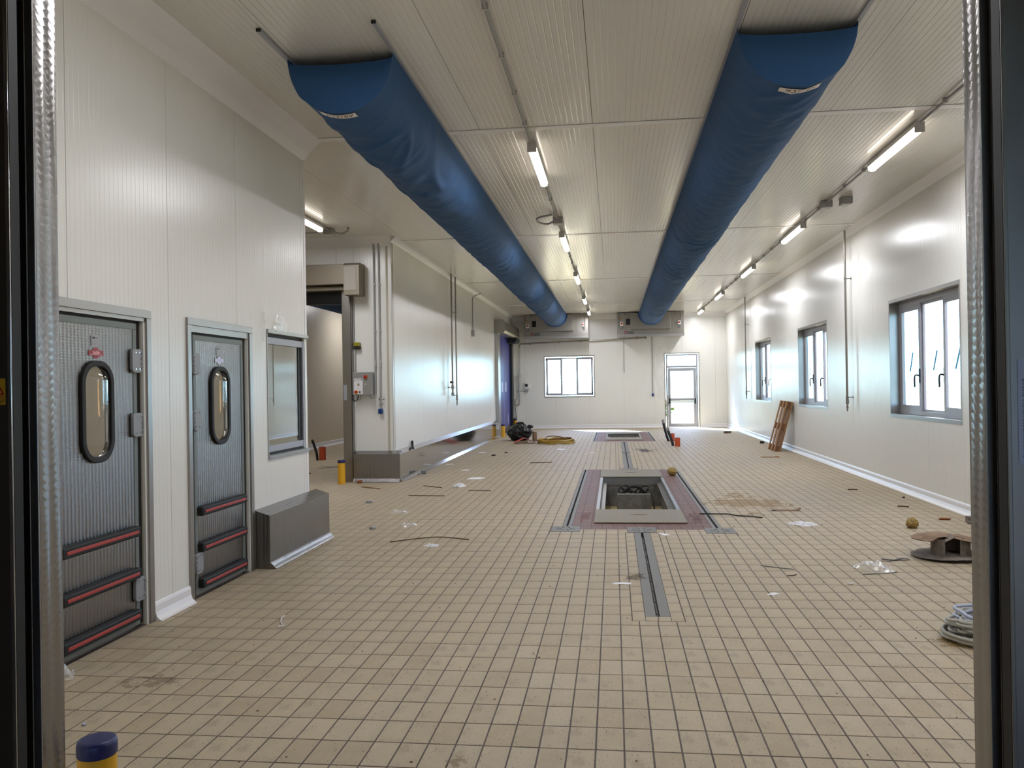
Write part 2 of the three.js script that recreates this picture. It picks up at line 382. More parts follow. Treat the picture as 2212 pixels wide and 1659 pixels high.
// coved trims under the ceiling and skirtings
const cove = (c) => [[0, 0], [c, 0], [c * 0.62, -c * 0.28], [c * 0.28, -c * 0.62], [0, -c]];
const skirt = [[0, 0], [0.062, 0], [0.060, 0.007], [0.048, 0.009], [0.026, 0.03], [0.016, 0.06], [0.015, 0.105], [0.010, 0.122], [0.004, 0.128], [0, 0.128]];
let trimNo = 0;
const trim = (label, g) => { const m = single('trim', label, null, [0, 0, 0], g, M.trim, { kind: 'structure' }); return m; };
trim('white coved trim between the left wall and the ceiling', sweep(cove(0.2), [1, 0, 0], [0, 1, 0], [0, 0, -1], [XL, YC, ZN], 6.02));
trim('white coved trim between the right wall and the ceiling', sweep(cove(0.1), [-1, 0, 0], [0, 1, 0], [0, 0, -1], [XR, YC, ZN], 28.9));
trim('white coved trim between the far wall and the ceiling', sweep(cove(0.16), [0, 0, 1], [0, 1, 0], [1, 0, 0], [XC, YC, ZF], 7.9));
trim('white coved trim above the long middle wall', sweep(cove(0.09), [1, 0, 0], [0, 1, 0], [0, 0, -1], [XC, YC, ZC], 17.3));
trim('white coved trim above the open doorway', sweep(cove(0.16), [0, 0, 1], [0, 1, 0], [-1, 0, 0], [XC, YC, ZC], 4.3));
const base = (name, label, g) => single(name, label, null, [0, 0, 0], g, M.trim, { kind: 'structure' });
base('baseboard_right', 'white coved skirting along the right wall', sweep(skirt, [-1, 0, 0], [0, 1, 0], [0, 0, -1], [XR, 0.0005, ZN], 28.9));
base('baseboard_far', 'white coved skirting along the far wall', [sweep(skirt, [0, 0, 1], [0, 1, 0], [1, 0, 0], [-3.7, 0.0005, ZF], 5.57), sweep(skirt, [0, 0, 1], [0, 1, 0], [1, 0, 0], [3.15, 0.0005, ZF], 0.95)]);
base('baseboard_left', 'short white coved skirting between the two service doors', sweep(skirt, [1, 0, 0], [0, 1, 0], [0, 0, -1], [XL, 0.0005, -5.5], 0.5));
base('baseboard_side', 'white skirting of the room behind the open doorway', sweep(skirt, [1, 0, 0], [0, 1, 0], [0, 0, -1], [XS, 0.0005, -8.7], 21.3));

// ------------------------------------------------------------------ floor
const RED = [[-0.53, 1.09, -15.9, -9.33], [-0.53, 1.09, -28.4, -23.82]];
const PIT = [[-0.22, 0.78, -14.6, -10.68], [-0.22, 0.78, -27.45, -25.38]];
const CH = [[-0.6, -0.5, -15.86, -9.5], [1.06, 1.16, -15.86, -9.4], [0.192, 0.362, -9.12, -5.83], [0.175, 0.345, -19.85, -16.05], [0.175, 0.345, -23.66, -20.06], [-0.62, -0.54, -28.33, -23.88], [1.08, 1.16, -28.33, -23.86]];
const GU = [[-0.715, -0.4, -9.5, -9.17], [0.122, 0.437, -9.45, -9.13], [0.963, 1.278, -9.42, -9.1], [0.1, 0.42, -16.1, -15.86]];
const holes = [...CH, ...GU];
{
  const fl = thing('floor', 'beige stoneware tile floor with dark grout', null, [0, 0, 0], 0, null, 'structure');
  // grout bed with real openings for pits, channels and gullies
  const s = new THREE.Shape();
  s.moveTo(-8.3, 2.3); s.lineTo(4.4, 2.3); s.lineTo(4.4, 31.7); s.lineTo(-8.3, 31.7); s.closePath();
  for (const [a, b, c, d] of [...PIT, ...CH]) { const p = new THREE.Path(); p.moveTo(a + 0.004, -d + 0.004); p.lineTo(b - 0.004, -d + 0.004); p.lineTo(b - 0.004, -c - 0.004); p.lineTo(a + 0.004, -c - 0.004); p.closePath(); s.holes.push(p); }
  const bed = new THREE.ExtrudeGeometry(s, { depth: 0.06, bevelEnabled: false });
  bed.rotateX(-Math.PI / 2).translate(0, -0.0625, 0);
  part('grout_bed', bed, M.grout, fl);
  // tiles
  const S = 0.1248, R = 0.2412, J = 0.0075, X0 = -2.101, Z0 = -4.171, list = [], reds = [];
  const inRoom = (x, z) => (x > XL + 0.05 && x < XR - 0.04 && z > -8.6) || (x > XS + 0.05 && x < XR - 0.04 && z <= -8.6 && z > ZC + 0.03) || (z <= ZC + 0.03 && z > ZF && x > XC + 0.02 && x < XR - 0.04) || (x > XS + 0.05 && x < -4 && z <= ZC && z > -30);
  const sub = (rects, h) => rects.flatMap(([a, b, c, d]) => {
    if (a >= h[1] || b <= h[0] || c >= h[3] || d <= h[2]) return [[a, b, c, d]];
    const o = [];
    if (a < h[0]) o.push([a, h[0], c, d]);
    if (b > h[1]) o.push([h[1], b, c, d]);
    const l = Math.max(a, h[0]), r = Math.min(b, h[1]);
    if (c < h[2]) o.push([l, r, c, h[2]]);
    if (d > h[3]) o.push([l, r, h[3], d]);
    return o;
  });
  // borders of whole tiles beside the centre channel, as laid in the photo
  const strips = [[0.10, 0.454, -9.13, -5.72], [0.083, 0.437, -23.7, -16.05]];
  const grow = (h, g) => [h[0] - g, h[1] + g, h[2] - g, h[3] + g];
  const cutters = [...holes.map((h) => grow(h, 0.003)), ...RED.map((h) => grow(h, 0.004)), ...strips.map((h) => grow(h, J / 2))];
  for (let i = -50; i < 55; i++) for (let k = -8; k < 115; k++) {
    const x0 = X0 + i * S + J / 2, x1 = X0 + (i + 1) * S - J / 2, z1 = Z0 - k * R - J / 2, z0 = Z0 - (k + 1) * R + J / 2;
    if (!inRoom((x0 + x1) / 2, (z0 + z1) / 2)) continue;
    let rs = [[x0, x1, z0, z1]];
    if (x1 > -0.9 && x0 < 1.5) for (const h of cutters) rs = sub(rs, h);
    for (const q of rs) if (q[1] - q[0] > 0.012 && q[3] - q[2] > 0.012) list.push(q);
  }
  for (const [a, b, c, d] of strips) {
    const row = c < -20 ? Z0 - 0.12 : Z0 - 0.1;
    for (let z = d; z > c + 0.02; z -= R) for (const [p, q] of [[a, (c < -20 ? 0.175 : 0.192)], [(c < -20 ? 0.345 : 0.362), b]]) {
      let rs = [[p + J / 2, q - J / 2, Math.max(c, z - R) + J / 2, z - J / 2]];
      for (const h of holes) rs = sub(rs, grow(h, 0.003));
      for (const e of rs) if (e[1] - e[0] > 0.02 && e[3] - e[2] > 0.02) list.push(e);
    }
    // mitred closing tiles at the near end
  }
  list.push([0.192, 0.274, -5.83, -5.72 - J / 2], [0.28, 0.362, -5.83, -5.72 - J / 2]);
  for (const [n, [a, b, c, d]] of RED.entries()) {
    const rl = [];
    for (let x = a; x < b - 0.02; x += S * (1.6 / 13 / S) * 1.0126) for (let z = d; z > c + 0.02; z -= R) {
      let rs = [[x + 0.003, Math.min(b, x + 0.1246) - 0.003, Math.max(c, z - R) + 0.003, z - 0.003]];
      for (const h of [PIT[n], ...holes]) rs = sub(rs, grow(h, 0.003));
      for (const e of rs) if (e[1] - e[0] > 0.012 && e[3] - e[2] > 0.012) rl.push(e);
    }
    reds.push(...rl);
  }
  const unit = (() => {                                  // 1 x 1 tile face with a small bevelled edge
    const pos = [], nor = [], e = 0.5, y = -0.0055;
    const q = (a, b, c, d) => { const n = V(...b).sub(V(...a)).cross(V(...d).sub(V(...a))).normalize(); for (const p of [a, b, c, a, c, d]) { pos.push(...p); nor.push(n.x, n.y, n.z); } };
    const i = 0.488, t = [[-i, 0, i], [i, 0, i], [i, 0, -i], [-i, 0, -i]], m = [[-e, -0.0012, e], [e, -0.0012, e], [e, -0.0012, -e], [-e, -0.0012, -e]], lo = m.map((p) => [p[0], y, p[2]]);
    q(...t);
    for (let k = 0; k < 4; k++) { const l = (k + 1) % 4; q(m[k], m[l], t[l], t[k]); q(lo[k], lo[l], m[l], m[k]); }
    const g = new THREE.BufferGeometry();
    g.setAttribute('position', new THREE.Float32BufferAttribute(pos, 3)); g.setAttribute('normal', new THREE.Float32BufferAttribute(nor, 3));
    const uv = []; for (let k = 0; k < pos.length; k += 3) uv.push(pos[k] * 0.125, pos[k + 2] * 0.24);
    g.setAttribute('uv', new THREE.Float32BufferAttribute(uv, 2));
    return g;
  })();
  // which tiles show largest in the picture
  camera.updateMatrixWorld(true);
  const view = camera.matrixWorld.clone().invert(), tanV = Math.tan(24.68 * Math.PI / 180), tanH = tanV * 2212 / 1659;
  const shown = ([a, b, c, d]) => {
    const p = V((a + b) / 2, 0, (c + d) / 2).applyMatrix4(view), z = -p.z;
    if (z < 0.3 || Math.abs(p.x) > z * tanH * 0.93 || Math.abs(p.y) > z * tanV * 1.03) return 0;
    return (b - a) * (d - c) * 1.6 / (z * z * z);
  };
  const place = (q, o) => { o.position.set((q[0] + q[1]) / 2, rr(-0.0004, 0.0004), (q[2] + q[3]) / 2); o.scale.set(q[1] - q[0], 1, q[3] - q[2]); };
  function field(all, mats, most, one, many) {
    const sorted = all.map((q) => [shown(q), q]).sort((p, q) => q[0] - p[0]);
    const big = sorted.slice(0, most).filter((p) => p[0] > 0), rest = sorted.slice(big.length);
    const geos = [0, 0.31, 0.67].map((d) => { const g = unit.clone(); const u = g.attributes.uv; for (let k = 0; k < u.count; k++) u.setXY(k, u.getX(k) + d, u.getY(k) + d * 1.7); return g; });
    for (const [, q] of big) {
      const m = new THREE.Mesh(geos[Math.floor(rnd() * 3)], mats[Math.floor(rnd() * mats.length)]);
      m.name = one; m.castShadow = m.receiveShadow = true; place(q, m); fl.add(m);
    }
    const im = new THREE.InstancedMesh(unit, mats[0], rest.length), o = new THREE.Object3D(), col = new THREE.Color();
    rest.forEach(([, q], i) => { place(q, o); o.updateMatrix(); im.setMatrixAt(i, o.matrix); const k = rr(0.95, 1.04); im.setColorAt(i, col.setRGB(k, k * rr(0.99, 1.01), k * rr(0.97, 1.02))); });
    im.name = many; im.castShadow = im.receiveShadow = true; tag(im, null, null, null, 'stuff'); fl.add(im);
  }
  field(list, tileTones, 300, 'tile', 'distant_tiles');
  field(reds, [M.red], 150, 'red_tile', 'distant_red_tiles');
}
{
  const y = thing('yard', 'pale paved yard of the loading bay behind the camera', null, [0, 0, 3], 0, null, 'structure');
  part('paving', [bx(-12, 20, -0.12, -0.02, -2.3, 60)], M.asphalt, y);
  const e = thing('ground', 'dry pale field round the building', null, [0, -0.4, 0], 0, null, 'structure');
  part('earth', [bx(-120, 140, -0.9, -0.5, -160, 120)], M.earth, e);
}

// ------------------------------------------------------------------ pits, channels and gullies
function pit(k, label) {
  const [a, b, c, d] = PIT[k], [ra, rb2, rc, rd] = RED[k];
  const t = thing('floor_pit', label, 'floor pit', [(a + b) / 2, 0, (c + d) / 2]);
  const w = 0.12, D = -0.95;
  part('pit_wall', [bx(a - w, a, D, -0.05, c - w, d + w), bx(b, b + w, D, -0.05, c - w, d + w), bx(a, b, D, -0.05, c - w, c), bx(a, b, D, -0.05, d, d + w)], M.concrete, t);
  part('pit_bottom', [bx(a - w, b + w, D - 0.1, D, c - w, d + w)], M.concrete, t);
  // rebated steel frame round the opening
  part('frame', [bx(a - 0.03, a + 0.012, -0.09, 0.004, c, d), bx(b - 0.012, b + 0.03, -0.09, 0.004, c, d), bx(a, b, -0.14, 0.0, c, c + 0.012), bx(a, b, -0.14, 0.0, d - 0.012, d),
    bx(a + 0.012, a + 0.075, -0.1, -0.09, c, d), bx(b - 0.075, b - 0.012, -0.1, -0.09, c, d)], M.pitSteel, t);
  const near = k ? [-25.42, -24.32] : [-10.735, -9.715], far = k ? [-28.37, -27.38] : [-15.73, -14.56];
  for (const [z0, z1] of [near, far]) {
    const p = part('cover_plate', rb(-0.252, 0.812, 0.004, 0.016, z0, z1, 0.003), M.plate, t);
    part('rust_stain', [new THREE.CircleGeometry(0.07, 9).scale(1.6, 0.35, 1).rotateX(-Math.PI / 2).translate(0.28, 0.0168, (z0 + z1) / 2 - 0.06)], M.rustStain ??= std('rust', 0x6f4428, 0.9, { map: mottle }), p);
  }
  return t;
}
pit(0, 'near open inspection pit framed by red tiles and two steel cover plates');
pit(1, 'far open inspection pit with two ribbed steel plates, close to the far wall');
single('concrete_block', 'pale concrete slab standing inside the near floor pit', 'concrete block', [0.29, -0.95, -13.55], [rb(0.026, 0.56, -0.95, -0.155, -13.62, -13.5, 0.01)], M.concrete);
{ const pts = []; for (let i = 0; i < 60; i++) { const a = i * 0.53; pts.push([0.3 + Math.cos(a) * (0.2 + 0.06 * Math.sin(i * 1.7)), -0.33 + 0.12 * Math.sin(i * 0.37) + 0.16 * Math.abs(Math.sin(i * 0.61)), -13.85 + Math.sin(a) * 0.12]); }
  pts.push([0.56, -0.12, -13.7], [0.6, -0.3, -13.45], [0.62, -0.6, -13.3], [0.6, -0.92, -13.2]);
  single('black_cable', 'tangled black cable lying behind the slab in the near floor pit', 'cable', [0.3, -0.4, -13.85], tube(pts, 0.012, 420, 6), M.black); }
function channel(i, label, slot = 0.026) {
  const [a, b, c, d] = CH[i], m = (a + b) / 2, t = thing('drain_channel', label, 'floor drain', [m, 0, (c + d) / 2]);
  part('rail', [rb(a, m - slot / 2, -0.012, 0.001, c, d, 0.002), bx(m - slot / 2 - 0.003, m - slot / 2, -0.055, -0.001, c, d)], M.grate, t);
  part('rail', [rb(m + slot / 2, b, -0.012, 0.001, c, d, 0.002), bx(m + slot / 2, m + slot / 2 + 0.003, -0.055, -0.001, c, d)], M.grate, t);
  part('trough', [bx(a, b, -0.062, -0.056, c, d)], M.grate, t);
  for (let z = d - 0.12; z > c; z -= 0.33) part('spacer', bx(m - slot / 2, m + slot / 2, -0.02, -0.012, z - 0.003, z + 0.003), M.grate, t);
}
channel(2, 'slot drain channel running from the near end up to the near pit');
channel(0, 'slot drain channel along the left side of the near pit');
channel(1, 'slot drain channel along the right side of the near pit');
channel(3, 'slot drain channel starting behind the near pit');
channel(4, 'slot drain channel ending in front of the far pit');
channel(5, 'short slot drain along the left side of the far pit');
channel(6, 'short slot drain along the right side of the far pit');
function gully(i, label) {
  const [a, b, c, d] = GU[i], w = b - a, h = d - c, s = roundedRect(-w / 2, -h / 2, w, h, 0.006);
  for (let k = 0; k < 8; k++) {
    const q = new THREE.Path(), ang = k * Math.PI / 4 + 0.39, u = [Math.cos(ang), Math.sin(ang)], v = [-u[1] * 0.0085, u[0] * 0.0085], r0 = 0.05, r1 = 0.115;
    q.moveTo(u[0] * r0 + v[0], u[1] * r0 + v[1]); q.lineTo(u[0] * r1 + v[0], u[1] * r1 + v[1]); q.lineTo(u[0] * r1 - v[0], u[1] * r1 - v[1]); q.lineTo(u[0] * r0 - v[0], u[1] * r0 - v[1]); q.closePath();
    s.holes.push(q);
  }
  const t = thing('gully_cover', label, 'floor drain', [(a + b) / 2, 0, (c + d) / 2], 0, 'square steel gully covers');
  part('grate', plate(s, 0.005, [1, 0, 0], [0, 0, -1], [(a + b) / 2, -0.001, (c + d) / 2]), M.grate, t);
  part('sump', [bx(a + 0.02, b - 0.02, -0.03, -0.0025, c + 0.02, d - 0.02)], M.grate, t);
}
gully(0, 'square steel gully cover at the near left corner of the red tiles');
gully(1, 'square steel gully cover between the red tiles and the near channel');
gully(2, 'square steel gully cover at the near right corner of the red tiles');
gully(3, 'square steel gully cover at the far edge of the near pit');

// ------------------------------------------------------------------ windows and doors
const RL = (z, y, x = XR) => [x, y, z];
function slidingWindow(name, [za, zb], label, tapes) {
  const t = thing(name, label, 'window', [XR, YB, (za + zb) / 2], 0, null, 'structure');
  const o = 0.012, w = 0.055, xo = XR + 0.2, xf = XR + 0.13;
  // steel lining of the reveal with a flat border on the wall
  part('lining', [bx(XR - 0.003, xo, YB, YB + 0.004, za, zb), bx(XR - 0.003, xo, YT - 0.004, YT, za, zb), bx(XR - 0.003, xo, YB, YT, za, za + 0.004), bx(XR - 0.003, xo, YB, YT, zb - 0.004, zb)], M.steel, t);
  part('border', [bx(XR - 0.004, XR, YB - 0.045, YB, za - 0.03, zb + 0.03), bx(XR - 0.004, XR, YT, YT + 0.045, za - 0.03, zb + 0.03), bx(XR - 0.004, XR, YB, YT, za - 0.03, za), bx(XR - 0.004, XR, YB, YT, zb, zb + 0.03)], M.steel, t);
  part('window_frame', [rb(xf, xo, YB + 0.004, YB + 0.06, za + 0.004, zb - 0.004, 0.004), rb(xf, xo, YT - 0.075, YT - 0.004, za + 0.004, zb - 0.004, 0.004), rb(xf, xo, YB + 0.05, YT - 0.07, za + 0.004, za + 0.05, 0.004), rb(xf, xo, YB + 0.05, YT - 0.07, zb - 0.05, zb - 0.004, 0.004)], M.alu, t);
  const n = 3, L = (zb - za - 0.1) / n;
  for (let i = 0; i < n; i++) {
    const s0 = za + 0.05 + i * L, s1 = s0 + L, x0 = xf + (i === 1 ? 0.03 : 0.002), x1 = x0 + 0.032, y0 = YB + 0.055, y1 = YT - 0.07, f = i === 1 ? 0.035 : 0.07, fh = i === 1 ? 0.035 : 0.085;
    const sash = part('sash', [rb(x0, x1, y0, y0 + fh, s0, s1, 0.003), rb(x0, x1, y1 - fh, y1, s0, s1, 0.003), rb(x0, x1, y0 + fh, y1 - fh, s0, s0 + f, 0.003), rb(x0, x1, y0 + fh, y1 - fh, s1 - f, s1, 0.003)], M.alu, t);
    part('pane', new THREE.PlaneGeometry(L - 2 * f, y1 - y0 - 2 * fh).rotateY(-Math.PI / 2).translate(x0 + 0.018, (y0 + y1) / 2, (s0 + s1) / 2), i === 0 ? G.tint : G.clear, sash);
    if (i < 2) {
      const hz = s1 - 0.02, hy = 1.66;
      part('handle', [rb(x0 - 0.02, x0 + 0.002, hy - 0.1, hy + 0.1, hz - 0.02, hz + 0.02, 0.008), tube([[x0 - 0.015, hy, hz], [x0 - 0.055, hy + 0.01, hz], [x0 - 0.075, hy - 0.02, hz], [x0 - 0.075, hy - 0.16, hz + 0.0]], 0.013, 18, 8)], M.blackGloss, sash);
    }
    if (tapes) part('tape', [bx(x0 + 0.012, x0 + 0.014, -0.024, 0.024, -0.15, 0.15).translate(-x0 - 0.013, 0, 0).rotateX(-1.15 + i * 0.05).translate(x0 + 0.013, 1.86, (s0 + s1) / 2 + 0.02)], M.tapeBlue, sash, { label: 'strip of blue tape on the glass' });
  }
}
slidingWindow('window_1', RW[0], 'nearest of the three sliding windows in the right wall, blue tape on its glass', true);
slidingWindow('window_2', RW[1], 'middle one of the three sliding windows in the right wall', true);
slidingWindow('window_3', RW[2], 'farthest of the three sliding windows in the right wall, behind the pallet', false);
{ // far window, three lights
  const t = thing('window_4', 'three-light window with open white view in the far wall', 'window', [-1.645, 1.2, ZF], 0, null, 'structure');
  const a = -2.56, b = -0.73, y0 = 1.2, y1 = 2.69, z0 = ZF - 0.17;
  part('lining', [bx(a, b, y0, y0 + 0.004, z0, ZF + 0.003), bx(a, b, y1 - 0.004, y1, z0, ZF + 0.003), bx(a, a + 0.004, y0, y1, z0, ZF + 0.003), bx(b - 0.004, b, y0, y1, z0, ZF + 0.003)], M.mirror, t);
  part('border', [bx(a - 0.035, b + 0.035, y0 - 0.04, y0, ZF, ZF + 0.004), bx(a - 0.035, b + 0.035, y1, y1 + 0.035, ZF, ZF + 0.004), bx(a - 0.035, a, y0, y1, ZF, ZF + 0.004), bx(b, b + 0.035, y0, y1, ZF, ZF + 0.004)], M.steelMatt, t);
  const zf = ZF - 0.11, fr = (x0, x1, p, q, f, fh, z) => [rb(x0, x1, p, p + fh, z - 0.05, z, 0.004), rb(x0, x1, q - fh, q, z - 0.05, z, 0.004), rb(x0, x0 + f, p + fh, q - fh, z - 0.05, z, 0.004), rb(x1 - f, x1, p + fh, q - fh, z - 0.05, z, 0.004)];
  part('window_frame', fr(a + 0.03, b - 0.03, y0 + 0.03, y1 - 0.03, 0.03, 0.03, zf), M.alu, t);
  const xs = [a + 0.05, -1.93, -1.37, b - 0.05];
  for (let i = 0; i < 3; i++) {
    const f = i === 1 ? 0.02 : 0.055, s = part('sash', fr(xs[i], xs[i + 1], y0 + 0.05, y1 - 0.05, f, i === 1 ? 0.03 : 0.07, zf + 0.02), M.alu, t);
    part('pane', new THREE.PlaneGeometry(xs[i + 1] - xs[i] - 2 * f, y1 - y0 - 0.16).translate((xs[i] + xs[i + 1]) / 2, (y0 + y1) / 2, zf - 0.01), G.clear, s);
    if (i !== 1) for (const y of [y0 + 0.1, y1 - 0.1]) part('hinge', rb(i ? xs[3] - 0.01 : xs[0] - 0.025, i ? xs[3] + 0.025 : xs[0] + 0.01, y - 0.05, y + 0.05, zf + 0.015, zf + 0.04, 0.006), M.black, s);
    if (i < 2) { const hx = xs[i + 1] - 0.01; part('handle', [rb(hx - 0.015, hx + 0.015, 1.6, 1.78, zf + 0.02, zf + 0.035, 0.005), rb(hx - 0.012, hx + 0.012, 1.62, 1.72, zf + 0.03, zf + 0.07, 0.01)], M.steelMatt, s); }
  }
}
{ // glazed emergency exit door
  const t = thing('door_1', 'glazed exit door with push bar and top light in the far wall', 'door', [2.51, 0, ZF], 0, null, 'structure');
  const a = 1.9, b = 3.12, T = 2.72, z = ZF - 0.04;
  part('lining', [bx(a, a + 0.004, 0, T, ZF - 0.17, ZF + 0.003), bx(b - 0.004, b, 0, T, ZF - 0.17, ZF + 0.003), bx(a, b, T - 0.004, T, ZF - 0.17, ZF + 0.003)], M.mirror, t);
  part('border', [bx(a - 0.03, a, 0, T + 0.03, ZF, ZF + 0.004), bx(b, b + 0.03, 0, T + 0.03, ZF, ZF + 0.004), bx(a, b, T, T + 0.03, ZF, ZF + 0.004)], M.steelMatt, t);
  part('door_frame', [rb(a + 0.03, a + 0.09, 0.001, T - 0.02, z - 0.06, z, 0.004), rb(b - 0.09, b - 0.03, 0.001, T - 0.02, z - 0.06, z, 0.004), rb(a + 0.09, b - 0.09, T - 0.08, T - 0.02, z - 0.06, z, 0.004), rb(a + 0.09, b - 0.09, 2.2, 2.28, z - 0.06, z, 0.004)], M.alu, t);
  part('pane', new THREE.PlaneGeometry(b - a - 0.18, 0.38).translate(2.51, 2.46, z - 0.03), G.clear, t);
  const L = a + 0.095, R = b - 0.095;
  const leaf = part('leaf', [rb(L, L + 0.1, 0.01, 2.19, z - 0.05, z + 0.01, 0.005), rb(R - 0.1, R, 0.01, 2.19, z - 0.05, z + 0.01, 0.005), rb(L + 0.1, R - 0.1, 2.07, 2.19, z - 0.05, z + 0.01, 0.005), rb(L + 0.1, R - 0.1, 0.97, 1.07, z - 0.05, z + 0.01, 0.005), rb(L + 0.1, R - 0.1, 0.01, 0.14, z - 0.05, z + 0.01, 0.005)], M.alu, t);
  part('pane', [new THREE.PlaneGeometry(R - L - 0.2, 1.0).translate(2.51, 1.57, z - 0.02), new THREE.PlaneGeometry(R - L - 0.2, 0.83).translate(2.51, 0.555, z - 0.02)], G.clear, leaf);
  part('push_bar', rod([L + 0.05, 0.93, z + 0.09], [R - 0.05, 0.93, z + 0.09], 0.02), std('green push bar', 0x2f7d62, 0.35), leaf, { label: 'green horizontal push bar' });
  for (const x of [L + 0.05, R - 0.05]) part('bar_bracket', rb(x - 0.025, x + 0.025, 0.86, 1.08, z + 0.01, z + 0.12, 0.012), M.black, leaf);
}
// stainless swing doors with porthole, three bump rails and grey hinges
const badge = (g, w, h, red) => {
  g.clearRect(0, 0, w, h);
  const shape = () => { g.beginPath(); g.arc(w / 2, h / 2, h * 0.46, 0, 7); g.rect(w * 0.02, h * 0.3, w * 0.96, h * 0.4); };
  g.fillStyle = red ? '#a32a33' : '#a9475a'; g.fillRect(0, 0, w, h); shape();
  g.fillStyle = red ? '#8e1d28' : '#cdd2ee'; g.fill(); g.beginPath(); g.rect(w * 0.03, h * 0.31, w * 0.94, h * 0.38); g.fill();
  g.strokeStyle = g.fillStyle = red ? '#f0b9b9' : '#b9b6e0'; g.lineWidth = h * 0.03; g.beginPath(); g.moveTo(w * 0.06, h * 0.64); g.lineTo(w * 0.94, h * 0.66); g.stroke();
  g.font = `italic bold ${h * 0.4}px serif`; g.textAlign = 'center'; g.fillText('Salfo', w / 2, h * 0.6);
};
const badgeRed = decal('red maker badge', 256, 120, (g, w, h) => badge(g, w, h, true), 0.35), badgePale = decal('pale maker badge', 256, 120, (g, w, h) => badge(g, w, h, false), 0.35);
const ratingPlate = decal('grey rating plate', 256, 205, (g, w, h) => {
  g.fillStyle = '#9b9b9c'; g.fillRect(0, 0, w, h); g.fillStyle = '#2b2b2d'; g.beginPath(); g.ellipse(w * 0.32, h * 0.2, w * 0.17, h * 0.11, 0, 0, 7); g.fill(); g.fillRect(w * 0.06, h * 0.18, w * 0.52, h * 0.05);
  g.font = 'bold 46px sans-serif'; g.fillText('CE', w * 0.62, h * 0.28); g.fillStyle = '#77777a';
  for (let i = 0; i < 6; i++) g.fillRect(w * 0.1, h * (0.42 + i * 0.085), w * (0.5 + 0.3 * ((i * 37) % 10) / 10), 4);
}, 0.4);
function swingDoor(name, label, z0, z1, zo0, zo1, top, lead, hingeLeft, mark) {
  // z runs away from the camera: z0 > z1 are the leaf's edges, zo0 > zo1 the outer edges of the frame
  const t = thing(name, label, 'door', [XL, 0, (z0 + z1) / 2], 0, null, 'structure');
  const xf = XL + 0.018, F = 0.055;
  part('door_frame', [rb(XL - 0.002, xf, 0.001, lead - F, zo0 - F, zo0, 0.003), rb(XL - 0.002, xf, 0.001, lead - F, zo1, zo1 + F, 0.003), rb(XL - 0.002, xf + 0.002, lead - F, lead, zo1, zo0, 0.003),
    bx(XL - 0.1, XL - 0.001, 0.001, lead - F, zo0 - F - 0.012, zo0 - F + 0.003), bx(XL - 0.1, XL - 0.001, 0.001, lead - F, zo1 + F - 0.003, zo1 + F + 0.012), bx(XL - 0.1, xf - 0.012, top + 0.018, lead - F, zo1 + F, zo0 - F)], M.steel, t);
  part('seal', [bx(XL - 0.08, XL - 0.03, 0.02, top + 0.018, zo1 + F, z1), bx(XL - 0.08, XL - 0.03, 0.02, top + 0.018, z0, zo0 - F), bx(XL - 0.08, XL - 0.03, top, top + 0.018, z1, z0)], M.black, t);
  const lx = XL - 0.018, b = 0.042, pw = 0.135, ph = 0.29, zc = (z0 + z1) / 2, yc = 1.483;
  const U = [0, 0, -1], B = [0, 1, 0], ring = (k, cls) => roundedRect(-pw - k, -ph - k, 2 * (pw + k), 2 * (ph + k), 0.115 + k, cls);
  const W = z0 - z1, sheet = new THREE.Shape(); sheet.moveTo(-W / 2 + b, 0.075 - yc); sheet.lineTo(W / 2 - b, 0.075 - yc); sheet.lineTo(W / 2 - b, top - b - yc); sheet.lineTo(-W / 2 + b, top - b - yc); sheet.closePath();
  sheet.holes.push(ring(0.004, THREE.Path));
  const leaf = part('leaf', plate(sheet, 0.035, U, B, [lx - 0.035, yc, zc]), M.turned, t, { label: 'engine-turned steel leaf' });
  part('edge_profile', [rb(lx - 0.04, lx + 0.004, 0.02, 0.078, z1, z0, 0.003), rb(lx - 0.04, lx + 0.004, top - b, top, z1, z0, 0.003), rb(lx - 0.04, lx + 0.004, 0.078, top - b, z1, z1 + b, 0.003), rb(lx - 0.04, lx + 0.004, 0.078, top - b, z0 - b, z0, 0.003)], M.greyPaint, t);
  const gs = ring(0.026); gs.holes.push(ring(0, THREE.Path));
  const gasket = part('porthole_gasket', plate(gs, 0.018, U, B, [lx - 0.004, yc, zc], 0.006), M.black, t, { label: 'black rubber porthole ring' });
  { // bulged acrylic dome
    const g = new THREE.PlaneGeometry(2 * pw, 2 * ph, 20, 36), p = g.attributes.position;
    for (let i = 0; i < p.count; i++) {
      let x = p.getX(i), y = p.getY(i); const r = 0.115, qx = Math.max(0, Math.abs(x) - (pw - r)), qy = Math.max(0, Math.abs(y) - (ph - r)), q = Math.hypot(qx, qy);
      if (q > r) { x = Math.sign(x) * (pw - r + qx * r / q); y = Math.sign(y) * (ph - r + qy * r / q); }
      const e = Math.min(1, (1 - (x / pw) ** 2)) * Math.min(1, (1 - (y / ph) ** 2) * 2.2);
      p.setXYZ(i, x, y, 0.055 * Math.pow(Math.max(0, e), 0.6));
    }
    g.computeVertexNormals();
    g.applyMatrix4(new THREE.Matrix4().makeBasis(V(...U), V(...B), V(1, 0, 0)).setPosition(lx - 0.012, yc, zc));
    part('porthole_dome', g, G.acrylic, gasket);
  }
  for (const y of [0.665, 0.385, 0.105]) {
    const e = 0.055, r = part('bump_rail', [rb(lx, lx + 0.055, y - 0.036, y + 0.036, z1 + e, z0 - 0.03, 0.014)], M.black, t, { label: 'black bump rail with a red strip' });
    part('red_strip', rb(lx + 0.045, lx + 0.059, y - 0.013, y + 0.009, z1 + e + 0.03, z0 - 0.065, 0.004), M.redPlastic, r);
  }
  const hz = hingeLeft ? z0 : z1, s = hingeLeft ? -1 : 1;
